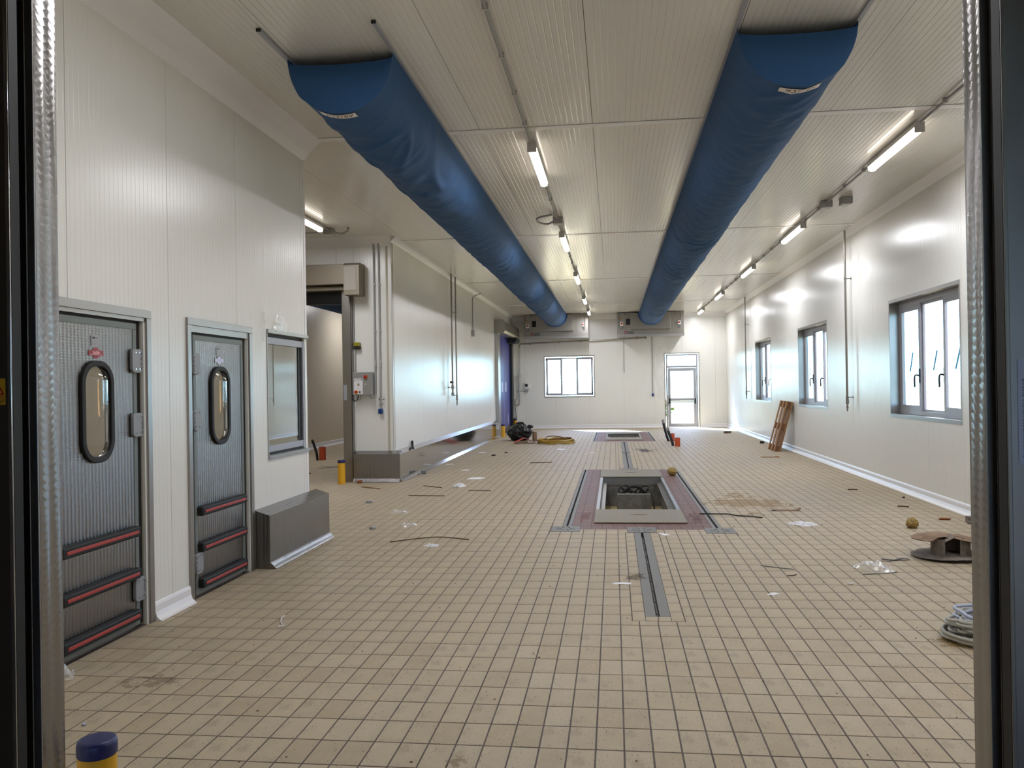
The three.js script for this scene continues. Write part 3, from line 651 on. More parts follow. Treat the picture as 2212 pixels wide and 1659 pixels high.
  for (const y of [1.815, 1.38, 0.265]) {
    const sh = roundedRect(-0.055, -0.077, 0.11, 0.154, 0.028);
    const h = part('hinge', [plate(sh, 0.016, U, B, [lx + 0.006, y, hz + s * 0.022], 0.004), ...[-0.05, -0.017, 0.017, 0.05].map((d) => rod([lx + 0.028, y + d - 0.011, hz - s * 0.027], [lx + 0.028, y + d + 0.011, hz - s * 0.027], 0.009))], M.greyPlastic, t);
    for (const dy of [-0.056, 0.056]) for (const dz of [0.0, 0.045]) part('screw', rod([lx + 0.024, y + dy, hz + s * dz], [lx + 0.029, y + dy, hz + s * dz], 0.006, 0.005, 8), M.mirror, h);
  }
  part('rating_plate', printed(0.085, 0.068, U, B, [lx + 0.0025, 1.928, zc + 0.005]), ratingPlate, leaf, { uv: true });
  const bs = new THREE.Shape(), br = 0.036, bw = 0.077, bh = 0.017, ba = Math.asin(bh / br);
  bs.absarc(0, 0, br, ba, Math.PI - ba, false); bs.lineTo(-bw, bh); bs.lineTo(-bw, -bh); bs.absarc(0, 0, br, Math.PI + ba, 2 * Math.PI - ba, false); bs.lineTo(bw, -bh); bs.lineTo(bw, bh); bs.closePath();
  const bg = new THREE.ShapeGeometry(bs, 20), bu = bg.attributes.uv; for (let i = 0; i < bu.count; i++) bu.setXY(i, bu.getX(i) / (2 * bw) + 0.5, bu.getY(i) / (2 * br) + 0.5);
  bg.applyMatrix4(new THREE.Matrix4().makeBasis(V(...U), V(...B), V(1, 0, 0)).setPosition(lx + 0.0028, 1.853, zc));
  part('maker_badge', bg, mark, leaf, { uv: true });
}
swingDoor('door_2', 'nearest stainless service door in the left wall, red maker badge, hinged on its far side', -4.465, -5.36, -4.36, -5.495, 2.07, 2.168, false, badgeRed);
swingDoor('door_3', 'second stainless service door, beside the window in the left wall, hinged on its near side', -6.132, -7.01, -6.0, -7.14, 2.042, 2.166, true, badgePale);
{ // window of the room behind, next to the wall's corner
  const t = thing('window_5', 'frameless-edged observation window at the corner of the near left wall', 'window', [XL, 0.985, -7.98], 0, null, 'structure');
  const a = -8.46, b = -7.5, y0 = 0.985, y1 = 2.14, x = XL;
  part('border', [rb(x - 0.004, x + 0.02, y1, y1 + 0.035, ZE - 0.002, b + 0.012, 0.002), rb(x - 0.004, x + 0.02, y0 - 0.035, y0, ZE - 0.002, b + 0.012, 0.002), rb(x - 0.004, x + 0.008, y0, y1, b, b + 0.012, 0.002)], M.steel, t);
  part('window_frame', [rb(x - 0.06, x - 0.012, y1 - 0.1, y1 - 0.035, a, b - 0.012, 0.003), rb(x - 0.06, x - 0.012, y0 + 0.03, y0 + 0.09, a, b - 0.012, 0.003), rb(x - 0.06, x - 0.012, y0 + 0.03, y1 - 0.035, b - 0.035, b - 0.008, 0.003), rb(x - 0.06, x - 0.006, y0 + 0.01, y1 - 0.03, a, a + 0.04, 0.003)], M.alu, t);
  part('gasket', [bx(x - 0.09, x - 0.03, y1 - 0.036, y1, a, b), bx(x - 0.09, x - 0.03, y0, y0 + 0.032, a, b), bx(x - 0.03, x - 0.02, y0 + 0.09, y1 - 0.1, a + 0.04, a + 0.075)], M.black, t);
  part('pane', new THREE.PlaneGeometry(0.89, 0.97).rotateY(Math.PI / 2 + 0.0122).translate(x - 0.034, (y0 + y1) / 2 - 0.002, (a + b) / 2), G.coated, t);
}
{ // open high-speed door: hood, motor box, curtain rolled up, stainless posts
  const t = thing('door_4', 'open roll-up door with stainless hood and posts, curtain rolled up', 'door', [-5.8, 0, ZC], 0, null, 'structure');
  part('hood', [rb(-7.75, -4.52, 3.385, 3.73, ZC + 0.01, ZC + 0.33, 0.012), rb(-7.75, -4.52, 3.3, 3.37, ZC + 0.02, ZC + 0.2, 0.008)], M.hoodTone ??= std('dull steel with dark reflection in its colour', 0x857c6c, 0.5, { metal: 0.4 }), t);  // dull steel, its colour darkened to stand in for a dark reflection
  const box = part('motor_box', [sweep([[0, 0], [0.34, 0], [0.34, 0.5], [0.28, 0.545], [0, 0.545]].map(([p, q]) => [p, q]), [0, 0, 1], [0, 1, 0], [1, 0, 0], [-4.52, 3.2, ZC + 0.01], 0.27)], M.hoodTone ??= std('dull steel with dark reflection in its colour', 0x857c6c, 0.5, { metal: 0.4 }), t);
  part('access_cover', rb(-4.505, -4.3, 3.27, 3.68, ZC + 0.35, ZC + 0.356, 0.003), std('beige service cover', 0x9c9488, 0.5), box);
  const cur = part('curtain', [rb(-7.25, -4.66, 3.08, 3.42, ZC - 0.06, ZC + 0.02, 0.02)], M.blackGloss, t, { label: 'dark bottom edge of the rolled-up curtain' });
  part('name_strip', bx(-5.7, -4.93, 3.365, 3.41, ZC + 0.0215, ZC + 0.025), std('pale grey strip', 0x8e8b86, 0.5), cur);
  for (const [a, b] of [[-4.645, -4.47], [-7.5, -7.3]]) {
    const p = part('post', [rb(a, b, 0.001, 3.3, ZC - 0.02, ZC + 0.09, 0.006)], M.steelMatt, t);
    part('seal', bx(b - 0.02, b - 0.008, 0.03, 3.28, ZC + 0.088, ZC + 0.094), M.black, p);
    if (a > -5) part('sensor_cover', rb(-4.632, -4.57, 1.41, 1.67, ZC + 0.088, ZC + 0.096, 0.006), M.alu, p);
  }
}
{ // closed blue high-speed door in the long wall
  const t = thing('door_5', 'closed blue roll-up door at the far end of the long middle wall', 'door', [XC, 0, -28.7], 0, null, 'structure');
  const cur = part('curtain', [rb(XC - 0.02, XC + 0.02, 0.2, 3.5, -30.33, -27.03, 0.004)], M.curtain, t);
  part('bottom_edge', rb(XC - 0.022, XC + 0.024, 0.02, 0.2, -30.33, -27.03, 0.01), M.blackGloss, cur);
  part('seam', rb(XC + 0.018, XC + 0.024, 0.2, 3.5, -28.62, -28.58, 0.002), std('pale seam tape', 0x8b8fc4, 0.5), cur);
  part('label', [bx(XC + 0.02, XC + 0.0225, 0.28, 0.62, -29.75, -29.6), bx(XC + 0.02, XC + 0.0225, 1.42, 1.75, -28.35, -28.0), bx(XC + 0.02, XC + 0.0225, 1.42, 1.75, -29.3, -28.95)], std('pale sticker', 0xb6b8cf, 0.5), cur);
  part('post', [rb(XC, XC + 0.11, 0.001, 3.35, -27.1, -26.62, 0.006)], M.steel, t);
  part('post', [rb(XC, XC + 0.11, 0.001, 3.35, -30.75, -30.36, 0.006), bx(XC + 0.02, XC + 0.1, 0.02, 3.3, -30.36, -30.3)], M.blackGloss, t);
  const hood = part('hood', sweep([[0, 0], [0.3, 0], [0.36, 0.07], [0.36, 0.32], [0.3, 0.42], [0, 0.44]], [1, 0, 0], [0, 1, 0], [0, 0, -1], [XC, 3.33, -26.55], 4.05), M.steelMatt, t);
  part('end_cap', sweep([[0, 0], [0.3, 0.0], [0.36, 0.06], [0.36, 0.18], [0, 0.18]], [1, 0, 0], [0, 1, 0], [0, 0, -1], [XC, 3.16, -29.6], 1.05), M.black, hood);
  for (const [dy, dx] of [[0.3, 0.14], [0.3, 0.2], [0.24, 0.14], [0.24, 0.2]]) part('rivet', rod([XC + dx, 3.33 + dy, -26.552], [XC + dx, 3.33 + dy, -26.545], 0.008, 0.006, 8), M.steelMatt, hood);
}
{ // door frame in front of the camera
  const f = thing('door_6', 'stainless jambs of the big sliding door opening in the foreground', 'door frame', [-0.39, 0, ZN], 0, null, 'structure');
  for (const [x, s] of [[-1.775, -1], [0.997, 1]]) {
    part('reveal', [rb(x, x + s * 0.006, 0.001, 3.3, ZN - 0.004, ZN + 0.1, 0.001)], M.turnedBig, f);
    part('jamb', [rb(x, x + s * 0.022, 0.001, 3.32, ZN + 0.1, ZN + 0.106, 0.002), rb(x + s * 0.024, x + s * 0.045, 0.001, 3.32, ZN + 0.1, ZN + 0.11, 0.003), rb(x + s * 0.044, x + s * 0.13, 0.001, 3.32, ZN + 0.1, ZN + 0.104, 0.002)], M.steel, f);
  }
  part('head', [rb(-1.9, 1.12, 3.3, 3.42, ZN - 0.004, ZN + 0.106, 0.004)], M.steel, f);
}
// two leaves of the big door, slid open
const warn = decal('yellow warning sticker', 256, 384, (g, w, h) => {
  g.fillStyle = '#d79a16'; g.fillRect(0, 0, w, h); g.strokeStyle = '#a51f1c'; g.lineWidth = 24; g.lineJoin = 'round'; g.beginPath(); g.moveTo(w / 2, 60); g.lineTo(w - 34, 232); g.lineTo(34, 232); g.closePath(); g.stroke();
  g.fillStyle = '#a51f1c'; g.fillRect(w / 2 - 9, 118, 18, 60); g.fillRect(w / 2 - 9, 190, 18, 18); g.font = 'bold 44px sans-serif'; g.textAlign = 'right'; g.fillText('ATTENZIONE', w - 12, 290, w - 20);
  g.fillStyle = '#221a10'; g.font = 'bold 26px sans-serif'; g.fillText('PORTA AUTOMATICA', w - 12, 322, w - 20); g.fillText('IN MOVIMENTO', w - 20, 346, w - 60); g.fillText('ARRESTO', w - 40, 370, w - 120);
}, 0.5);
const notice = decal('white operating notice', 512, 1024, (g, w, h) => {
  g.fillStyle = '#d6dcef'; g.fillRect(0, 0, w, h); g.fillStyle = '#2a2d3c'; g.font = 'bold 44px serif'; g.textAlign = 'center';
  g.fillText('CELLE', w / 2, 60); g.fillText('INDUSTRIALI', w / 2, 108); g.fillText('FRIGORIFERE', w / 2, 156);
  for (let i = 0; i < 70; i++) { const y = 190 + i * 11.6; if (i % 17 === 16) continue; g.fillRect(36 + (i * 53 % 7) * 2, y, 430 - (i * 97 % 60), i % 13 === 0 ? 7 : 4); }
}, 0.6);
{
  const L = thing('sliding_door', 'left sliding door leaf with a yellow warning sticker, at the left edge', 'door', [-2.4, 0, -2.33]);
  const leaf = part('leaf', rb(-3.2, -1.79, 0.02, 3.3, -2.34, -2.3, 0.002), std('steel leaf with brown reflection in its colour', 0x65594e, 0.32, { metal: 0.8 }), L);  // brown of the reflected bay wall is put into the leaf colour
  part('edge_cap', rb(-1.799, -1.786, 0.02, 3.3, -2.304, -2.298, 0.002), M.mirror, L);
  part('gasket', bx(-1.79, -1.785, 0.02, 3.3, -2.341, -2.3035), M.black, L);
  part('sticker', printed(0.053, 0.079, [1, 0, 0], [0, 1, 0], [-1.8325, 1.609, -2.2985]), warn, leaf, { uv: true, label: 'yellow warning sticker' });
  const R = thing('sliding_door', 'right sliding door leaf with a white printed notice, at the right edge', 'door', [1.7, 0, -2.33]);
  const leafR = part('leaf', rb(1.012, 2.4, 0.02, 3.3, -2.35, -2.3, 0.002), M.steel, R);
  part('edge_cap', rb(1.009, 1.019, 0.02, 3.3, -2.304, -2.298, 0.002), M.steelMatt, R);
  part('gasket', bx(1.008, 1.012, 0.02, 3.3, -2.351, -2.3035), M.black, R);
  part('notice', printed(0.136, 0.272, [1, 0, 0], [0, 1, 0], [1.103, 1.513, -2.2985]), notice, leafR, { uv: true, label: 'white paper notice with lines of print' });
}

// ------------------------------------------------------------------ guards and bollards
// bevelled stainless guard: profile across (out from the wall, up), run along D
function guard(name, label, segs, caps = []) {
  const t = thing(name, label, 'wall guard', segs[0].origin, 0);
  const prof = (d) => [[0, 0.001], [d + 0.055, 0.001], [d + 0.055, 0.006], [d, 0.06], [d, 0.478], [0, 0.525]];
  for (const s of segs) {
    part('guard_face', sweep(prof(s.d), s.out, [0, 1, 0], s.D, s.origin, s.len), s.mat, t);
  }
  return t;
}
guard('wall_guard', 'engine-turned steel guard box at the foot of the near left wall, below the window', [{ out: [1, 0, 0], D: [0, 0, -1], origin: [XL, 0, -7.165], len: 1.57, d: 0.145, mat: M.turned }]);
{
  const t = thing('wall_guard', 'dull engine-turned steel guard in front of the doorway wall, beside the yellow bollard', 'wall guard', [-4.1, 0, ZC]);
  const d = 0.135, prof = [[0, 0.001], [d + 0.05, 0.001], [d + 0.05, 0.006], [d, 0.06], [d, 0.478], [0, 0.525]];
  part('guard_face', sweep(prof, [0, 0, 1], [0, 1, 0], [-1, 0, 0], [XC + 0.133, 0, ZC], 0.815), M.turned, t);
  const u = thing('wall_guard', 'long mirror-polished steel guard along the middle wall', 'wall guard', [XC, 0, -20]);
  part('guard_face', sweep(prof, [1, 0, 0], [0, 1, 0], [0, 0, -1], [XC, 0, ZC + 0.126], 12.44), M.mirror, u);
  single('cable_stub', 'short black cable stub standing on the top edge of the polished guard', 'cable', [XC + 0.07, 0.5, -15.2], capTube([[XC + 0.1, 0.49, -15.05], [XC + 0.05, 0.52, -15.2], [XC + 0.03, 0.57, -15.28], [XC + 0.025, 0.6, -15.29]], 0.022, 20, 8), M.black);
}
function bollard(label, x, z, h = 0.41, r = 0.062, group) {
  const t = thing('bollard', label, 'bollard', [x, 0, z], 0, group);
  part('post', new THREE.LatheGeometry([[r * 0.98, 0], [r, 0.01], [r, h - 0.055], [r * 0.985, h - 0.05]].map((p) => new THREE.Vector2(...p)), 40), M.yellow, t, { local: true });
  part('cap', new THREE.LatheGeometry([[r, h - 0.056], [r * 1.045, h - 0.05], [r * 1.045, h - 0.018], [r * 0.98, h - 0.005], [r * 0.8, h], [0, h + 0.002]].map((p) => new THREE.Vector2(...p)), 40), M.navy, t, { local: true });
}
bollard('yellow bollard with dark blue cap in the near left foreground', -1.769, -2.66, 0.425);
bollard('yellow bollard with dark cap standing beside the open doorway post', -4.59, -13.68);
bollard('yellow bollard in front of the closed blue door, left of the rubbish bag', -3.5, -26.25);
bollard('yellow bollard half hidden behind the black rubbish bag', -3.62, -30.65);

// ------------------------------------------------------------------ fabric air ducts
function duct(label, xc, z0, z1, R, seedz, railStart) {
  const t = thing('fabric_duct', label, 'air duct', [xc, YC, (z0 + z1) / 2]);
  const top = YC - 0.018, n = Math.round((z0 - z1) / 0.035), m = 44, pos = [], idx = [];
  const fold = (a, z, k) => { const q = ns(z * k + a * 0.55 * Math.sin(z * 0.7 + seedz), a * 0.9 + seedz, seedz); return 1 - Math.min(1, Math.abs(q) * 4.2); };
  const sec = (a, z) => {                                // a: 0 at the left rail, PI at the right one
    const c = -Math.cos(a), s = Math.sin(a), end = smoothstep(0, 0.9, z0 - z) * smoothstep(0, 0.5, z - z1);
    const w = Math.pow(Math.abs(s), 0.6);
    let r = 1 + 0.012 * ns(z * 0.9, a, seedz) * w;
    r += w * (0.4 + 0.6 * end) * (0.06 * fold(a, z, 2.1) * (0.35 + 0.65 * smoothstep(-0.1, 0.35, ns(z * 0.45, seedz, 2))) + 0.02 * fold(a + 4, z, 5.2)) - w * 0.03;
    return [xc + c * R * (0.99 + (r - 1)), top - Math.pow(s, 0.9) * (R + 0.035) * r, z];
  };
  for (let i = 0; i <= n; i++) for (let j = 0; j <= m; j++) pos.push(...sec(Math.PI * j / m, z0 + (z1 - z0) * i / n));
  for (let i = 0; i < n; i++) for (let j = 0; j < m; j++) { const a = i * (m + 1) + j, b = a + 1, c = a + m + 1, d = c + 1; idx.push(a, b, c, b, d, c); }
  const g = new THREE.BufferGeometry();
  g.setAttribute('position', new THREE.Float32BufferAttribute(pos, 3)); g.setIndex(idx); g.computeVertexNormals();
  part('duct_fabric', g, M.fabric, t);
  { // end cap: slightly slack half disc
    const p = [], q = [], K = 14, yt = top - 0.035;
    for (let k = 0; k <= K; k++) for (let j = 0; j <= m; j++) {
      const e = sec(Math.PI * j / m, z0), f = k / K, sag = 0.035 * Math.sin(Math.PI * j / m);
      const x = xc + (e[0] - xc) * (1 - f) + (e[0] - xc) * f * 1.0, yy = e[1] * (1 - f) + (yt - sag) * f;
      p.push(x, yy, z0 + 0.05 * Math.sin(Math.PI * f) * Math.sin(Math.PI * j / m) + 0.012 * ns(x * 5, yy * 5, seedz) * Math.sin(Math.PI * f));
    }
    for (let k = 0; k < K; k++) for (let j = 0; j < m; j++) { const a = k * (m + 1) + j, b = a + 1, c = a + m + 1, d = c + 1; q.push(a, c, b, b, c, d); }
    const h = new THREE.BufferGeometry(); h.setAttribute('position', new THREE.Float32BufferAttribute(p, 3)); h.setIndex(q); h.computeVertexNormals();
    part('end_cap', h, M.fabric, t);
  }
  for (const s of [-1, 1]) {
    const r = part('suspension_rail', [bx(xc + s * R - 0.016, xc + s * R + 0.016, YC - 0.022, YC - 0.001, z1, railStart)], M.alu, t, { label: 'aluminium suspension rail' });
    part('rail_end', bx(xc + s * R - 0.017, xc + s * R + 0.017, YC - 0.024, YC - 0.002, railStart, railStart + 0.012), M.black, r);
  }
  return { t, sec };
}
const maker = canvasTex(512, 128, (g, w, h) => {
  g.fillStyle = '#ded8d2'; g.fillRect(0, 0, w, h); g.font = 'italic bold 92px sans-serif'; g.textAlign = 'left'; let x = 40;
  for (const [c, k] of [['A', '#26100f'], ['B', '#3a1413'], ['T', '#b3302c'], ['E', '#3a2418'], ['C', '#26100f'], ['H', '#26100f']]) { g.fillStyle = k; g.fillText(c, x, 96); x += g.measureText(c).width + 6; }
  g.fillStyle = '#b3302c'; g.fillRect(30, 104, 420, 6);
});
const makerMat = std('printed maker label', 0xffffff, 0.5, { map: maker, side: THREE.DoubleSide });
function ductLabel(d, a0, a1, z0, z1) {
  const pos = [], uv = [], idx = [], K = 18;
  for (let i = 0; i <= 4; i++) for (let j = 0; j <= K; j++) {
    const p = d.sec(a0 + (a1 - a0) * j / K, z0 + (z1 - z0) * i / 4);
    pos.push(p[0], p[1] - 0.006, p[2]); uv.push(1 - j / K, i / 4);
  }
  for (let i = 0; i < 4; i++) for (let j = 0; j < K; j++) { const a = i * (K + 1) + j, b = a + 1, c = a + K + 1; idx.push(a, b, c, b, c + 1, c); }
  const g = new THREE.BufferGeometry(); g.setAttribute('position', new THREE.Float32BufferAttribute(pos, 3)); g.setAttribute('uv', new THREE.Float32BufferAttribute(uv, 2)); g.setIndex(idx); g.computeVertexNormals();
  part('maker_label', g, makerMat, d.t, { uv: true, label: 'white label with dark red lettering' });
}
const d1 = duct('left blue fabric air duct hanging under the ceiling', -2.08, -6.3, -30.29, 0.428, 3.3, -5.78);
ductLabel(d1, 1.09, 1.83, -6.335, -6.425);
const d2 = duct('right blue fabric air duct hanging under the ceiling', 1.368, -6.28, -30.29, 0.43, 8.9, -5.4);
ductLabel(d2, 1.27, 1.99, -6.315, -6.405);
{ const t = thing('fabric_duct', 'blue fabric duct glimpsed through the open doorway', 'air duct', [-6.0, YC, -20]);
  part('duct_fabric', new THREE.CylinderGeometry(0.44, 0.44, 11, 32, 24).rotateX(Math.PI / 2).translate(-6.1, 3.76, -21.5), M.fabric, t); }

// ------------------------------------------------------------------ ceiling lamps and their wiring
function lamp(label, x, z, L = 1.58, y = YC - 0.075, group = 'linear ceiling lamps', power = 1) {
  const t = thing('ceiling_lamp', label, 'lamp', [x, y, z], 0, group);
  part('housing', [rb(x - 0.045, x + 0.045, y - 0.005, y + 0.045, z - L / 2, z + L / 2, 0.012)], M.lampBody, t);
  part('diffuser', sweep([[-0.048, 0], [0.048, 0], [0.046, -0.022], [0.034, -0.043], [0.016, -0.053], [-0.016, -0.053], [-0.034, -0.043], [-0.046, -0.022]], [1, 0, 0], [0, 1, 0], [0, 0, 1], [x, y - 0.005, z - L / 2 + 0.012], L - 0.024), M.glow, t);
  for (const s of [-1, 1]) {
    part('end_cap', rb(x - 0.05, x + 0.05, y - 0.06, y + 0.046, z + s * (L / 2 - 0.006) - 0.012, z + s * (L / 2 - 0.006) + 0.012, 0.01), M.lampBody, t);
    part('bracket', [bx(x - 0.02, x + 0.02, y + 0.04, y + 0.074, z + s * L * 0.36 - 0.015, z + s * L * 0.36 + 0.015)], M.steel, t);
  }
  const l = new THREE.RectAreaLight(LAMP_COLOR, LAMP_POWER * power, 0.09, L - 0.05);
  l.name = 'lamp_light'; l.position.set(0, -0.062, 0); l.rotation.x = -Math.PI / 2; t.add(l);
}
['nearest lamp of the middle row, between the two blue ducts', 'second lamp of the middle row, just behind the loop of cable', 'third lamp of the middle row between the ducts', 'fourth lamp of the middle row, near the coolers', 'farthest lamp of the middle row, beside the left cooler'].forEach((l, i) => lamp(l, -0.822, [-9.62, -14.8, -19.87, -25.0, -29.1][i]));
['nearest lamp of the right row, large and bright', 'second lamp of the right row, past the pair of junction boxes', 'third lamp of the right row along the right wall', 'fourth lamp of the right row along the right wall', 'farthest lamp of the right row, near the far wall'].forEach((l, i) => lamp(l, 3.09, [-9.6, -14.78, -19.6, -24.8, -29.9][i]));
lamp('lamp of the middle row nearest the door opening, above the picture', -0.822, -4.5);
lamp('lamp of the right row nearest the door opening, above the picture', 3.09, -4.5);
lamp('lamp over the side passage, cut off by the corner of the left wall', -4.56, -11.95);
lamp('lamp of the room behind the open doorway', -6.9, -17.5, 1.58, YC - 0.075, 'lamps behind the doorway');
lamp('lamp of the dark room behind the two service doors', -5.0, -6.2, 1.2, 3.02, 'lamps behind the doorway', 1.0);
lamp('second lamp of the room behind the open doorway', -6.9, -24, 1.58, YC - 0.075, 'lamps behind the doorway');
function conduitRun(label, x, zs, y = YC - 0.03, r = 0.013) {
  const t = thing('conduit', label, 'conduit', [x, y, (zs[0][0] + zs[zs.length - 1][1]) / 2]);
  for (const [a, b] of zs) {
    part('pipe', rod([x, y, a], [x, y, b], r), M.conduit, t);
    for (let z = a - 0.35; z > b + 0.1; z -= 0.85) part('clip', [bx(x - 0.022, x + 0.022, y - r - 0.004, YC - 0.001, z - 0.012, z + 0.012)], M.lampBody, t);
  }
  return t;
}
conduitRun('grey conduit linking the lamps of the middle row along the ceiling', -0.83, [[-2.9, -3.71], [-5.29, -8.83], [-10.41, -12.92], [-13.12, -14.02], [-15.6, -19.08], [-20.66, -24.2], [-25.8, -28.3]]);
conduitRun('grey conduit linking the lamps of the right row along the ceiling', 3.1, [[-2.9, -3.71], [-5.29, -8.81], [-10.4, -12.48], [-12.68, -13.98], [-15.58, -18.8], [-20.4, -24.0], [-25.6, -29.1]]);
function junction(label, x, z, loop) {
  const t = thing('junction_box', label, 'junction box', [x, YC, z]);
  part('box', rb(x - 0.075, x + 0.075, YC - 0.1, YC - 0.001, z - 0.085, z + 0.085, 0.008), M.conduit, t);
  part('lid', rb(x - 0.07, x + 0.07, YC - 0.106, YC - 0.1, z - 0.08, z + 0.08, 0.004), M.lampBody, t);
  if (loop) part('flexible_tube', tube(loop, 0.016, 60, 10), M.conduit, t);
}
junction('grey junction box with a loop of flexible tube on the middle row', -0.82, -13.02, [[-0.89, YC - 0.05, -13.05], [-1.0, YC - 0.06, -13.18], [-1.12, YC - 0.06, -13.02], [-1.12, YC - 0.06, -12.72], [-1.0, YC - 0.05, -12.62], [-0.9, YC - 0.02, -12.7]]);
junction('left one of the two grey junction boxes on the right lamp row', 3.1, -12.58);
junction('right one of the two grey junction boxes, standing off the right lamp row', 3.33, -12.4);
junction('grey junction box with a short tube over the side passage', -4.56, -13.15, [[-4.5, YC - 0.05, -13.2], [-4.38, YC - 0.07, -13.25], [-4.26, YC - 0.05, -13.16], [-4.22, YC - 0.01, -13.1]]);
conduitRun('short grey conduit at the end of the lamp over the side passage', -4.56, [[-12.75, -13.06]]);
{ const t = thing('conduit', 'grey conduit crossing the ceiling of the side passage', 'conduit', [-5.2, YC - 0.03, -13.3]);
  part('pipe', rod([-6.5, YC - 0.03, -13.35], [-4.72, YC - 0.03, -13.3], 0.013), M.conduit, t); part('clip', bx(-4.75, -4.71, YC - 0.05, YC - 0.001, -13.32, -13.28), M.whitePlastic, t); }

// ------------------------------------------------------------------ air coolers
const coolerLogo = decal('round red maker mark with grey lettering', 512, 160, (g, w, h) => {
  g.fillStyle = '#6a6a69'; g.fillRect(0, 0, w, h); g.fillStyle = '#8d2b36'; g.beginPath(); g.arc(80, 80, 66, 0, 7); g.fill();
  g.strokeStyle = '#d7a9ad'; g.lineWidth = 10; g.beginPath(); g.moveTo(36, 48); g.lineTo(60, 116); g.lineTo(80, 66); g.lineTo(100, 116); g.lineTo(124, 48); g.stroke();
  g.fillStyle = '#46474a'; g.font = 'bold 92px sans-serif'; g.fillText('ONDA', 170, 112);
}, 0.4);
function cooler(label, x0, x1, px0, px1, vx, sL, sR, lx) {
  const t = thing('air_cooler', label, 'air cooler', [(x0 + x1) / 2, 3.33, -30.95]);
  const zf = -30.52, y0 = 3.42, y1 = YC - 0.012;
  part('casing', [rb(x0, x1, y0, y1, -31.38, zf, 0.006)], M.steelMatt, t);
  part('drip_tray', sweep([[0, 0.0], [0.86, -0.07], [0.885, -0.07], [0.885, 0.02], [0, 0.02]], [0, 0, 1], [0, 1, 0], [1, 0, 0], [x0 - 0.005, y0 - 0.02, -31.38], x1 - x0 + 0.01), M.steel, t);
  for (const x of [x0 + 0.32, x1 - 0.42]) part('panel_joint', bx(x - 0.005, x + 0.005, y0, y1 - 0.02, zf, zf + 0.004), M.greyPaint, t);
  const pl = part('plenum', [rb(px0, px1, 3.585, 4.18, zf, zf + 0.2, 0.008)], M.steelMatt, t);
  part('collar', new THREE.TorusGeometry(0.44, 0.022, 10, 40, Math.PI).rotateZ(Math.PI).translate((px0 + px1) / 2 + (x0 < -1 ? 0.02 : 0.02), YC - 0.03, zf + 0.205), M.navyCollar ??= std('dark blue duct collar', 0x1c4a86, 0.6), pl);
  part('vent', [bx(vx, vx + 0.15, 3.765, 3.985, zf, zf + 0.012)], M.black, t);
  for (const [x, s] of [[sL, -1], [sR, 1]]) {
    const b = part('switch_box', rb(x, x + 0.1, 3.735, 3.87, zf, zf + 0.07, 0.01), M.whitePlastic, t);
    part('switch_knob', rod([x + 0.05, 3.81, zf + 0.068], [x + 0.05, 3.81, zf + 0.095], 0.036, 0.033, 18), M.signal, b);
    part('cable', [tube([[x + s * 0.06 + 0.03, y1, zf + 0.015], [x + s * 0.09 + 0.03, 3.9, zf + 0.02], [x + s * 0.1 + 0.03, 3.72, zf + 0.025], [x + s * 0.06 + 0.04, 3.62, zf + 0.03], [x + 0.05, 3.65, zf + 0.03], [x + 0.055, 3.735, zf + 0.03]], 0.011, 40, 7), tube([[x + 0.07, 3.735, zf + 0.03], [x + 0.08, 3.68, zf + 0.02], [x + 0.06, 3.6, zf + 0.012]], 0.011, 16, 7)], M.greyPaint, b);
  }
  part('warning_sticker', bx(sL - 0.05, sL + 0.06, 3.98, 4.02, zf, zf + 0.002), std('ochre sticker', 0x9a6a22, 0.5), t);
  part('maker_plate', printed(0.36, 0.112, [1, 0, 0], [0, 1, 0], [lx, 3.485, zf + 0.003]), coolerLogo, t, { uv: true });
  for (const x of [x0 + 0.28, x1 - 0.32]) part('hanger', bx(x - 0.025, x + 0.025, y1 - 0.09, YC - 0.001, zf - 0.002, zf + 0.03), M.greyPaint, t);
}
cooler('left stainless air cooler under the ceiling at the end of the left blue duct', -3.26, -0.875, -2.77, -1.43, -2.935, -3.14, -1.13, -2.82);
cooler('right stainless air cooler under the ceiling at the end of the right blue duct', 0.155, 2.545, 0.645, 2.045, 0.48, 0.277, 2.32, 0.59);

// ------------------------------------------------------------------ pipes, conduits and boxes on the far wall
{
  const t = thing('steel_pipe', 'stainless condensate pipe running below both coolers and down beside the blue door', 'pipe', [-1.1, 3.25, ZF]);
  const z = ZF + 0.1;
  part('pipe', tube([[1.25, 3.33, z], [0, 3.285, z], [-1.5, 3.245, z], [-3.3, 3.2, z], [-3.46, 3.185, z], [-3.5, 3.1, z], [-3.505, 2.9, z], [-3.53, 1.2, z], [-3.535, 1.0, z], [-3.57, 0.9, z], [-3.63, 0.885, z], [-3.67, 0.94, z], [-3.69, 0.99, z], [-3.73, 1.0, z]], 0.03, 200, 12), M.steel, t);
  for (const [x, y] of [[1.2, 3.33], [0.9, 3.318], [-1.2, 3.252], [-2.0, 3.23], [-3.1, 3.2]]) part('clip', [bx(x - 0.025, x + 0.025, y - 0.045, y + 0.045, z - 0.02, z + 0.036), rod([x, y, ZF + 0.003], [x, y, z], 0.012)], M.steelMatt, t);
  part('clip', [bx(-3.55, -3.47, 1.98, 2.02, ZF + 0.003, z + 0.034)], M.steel, t);
}
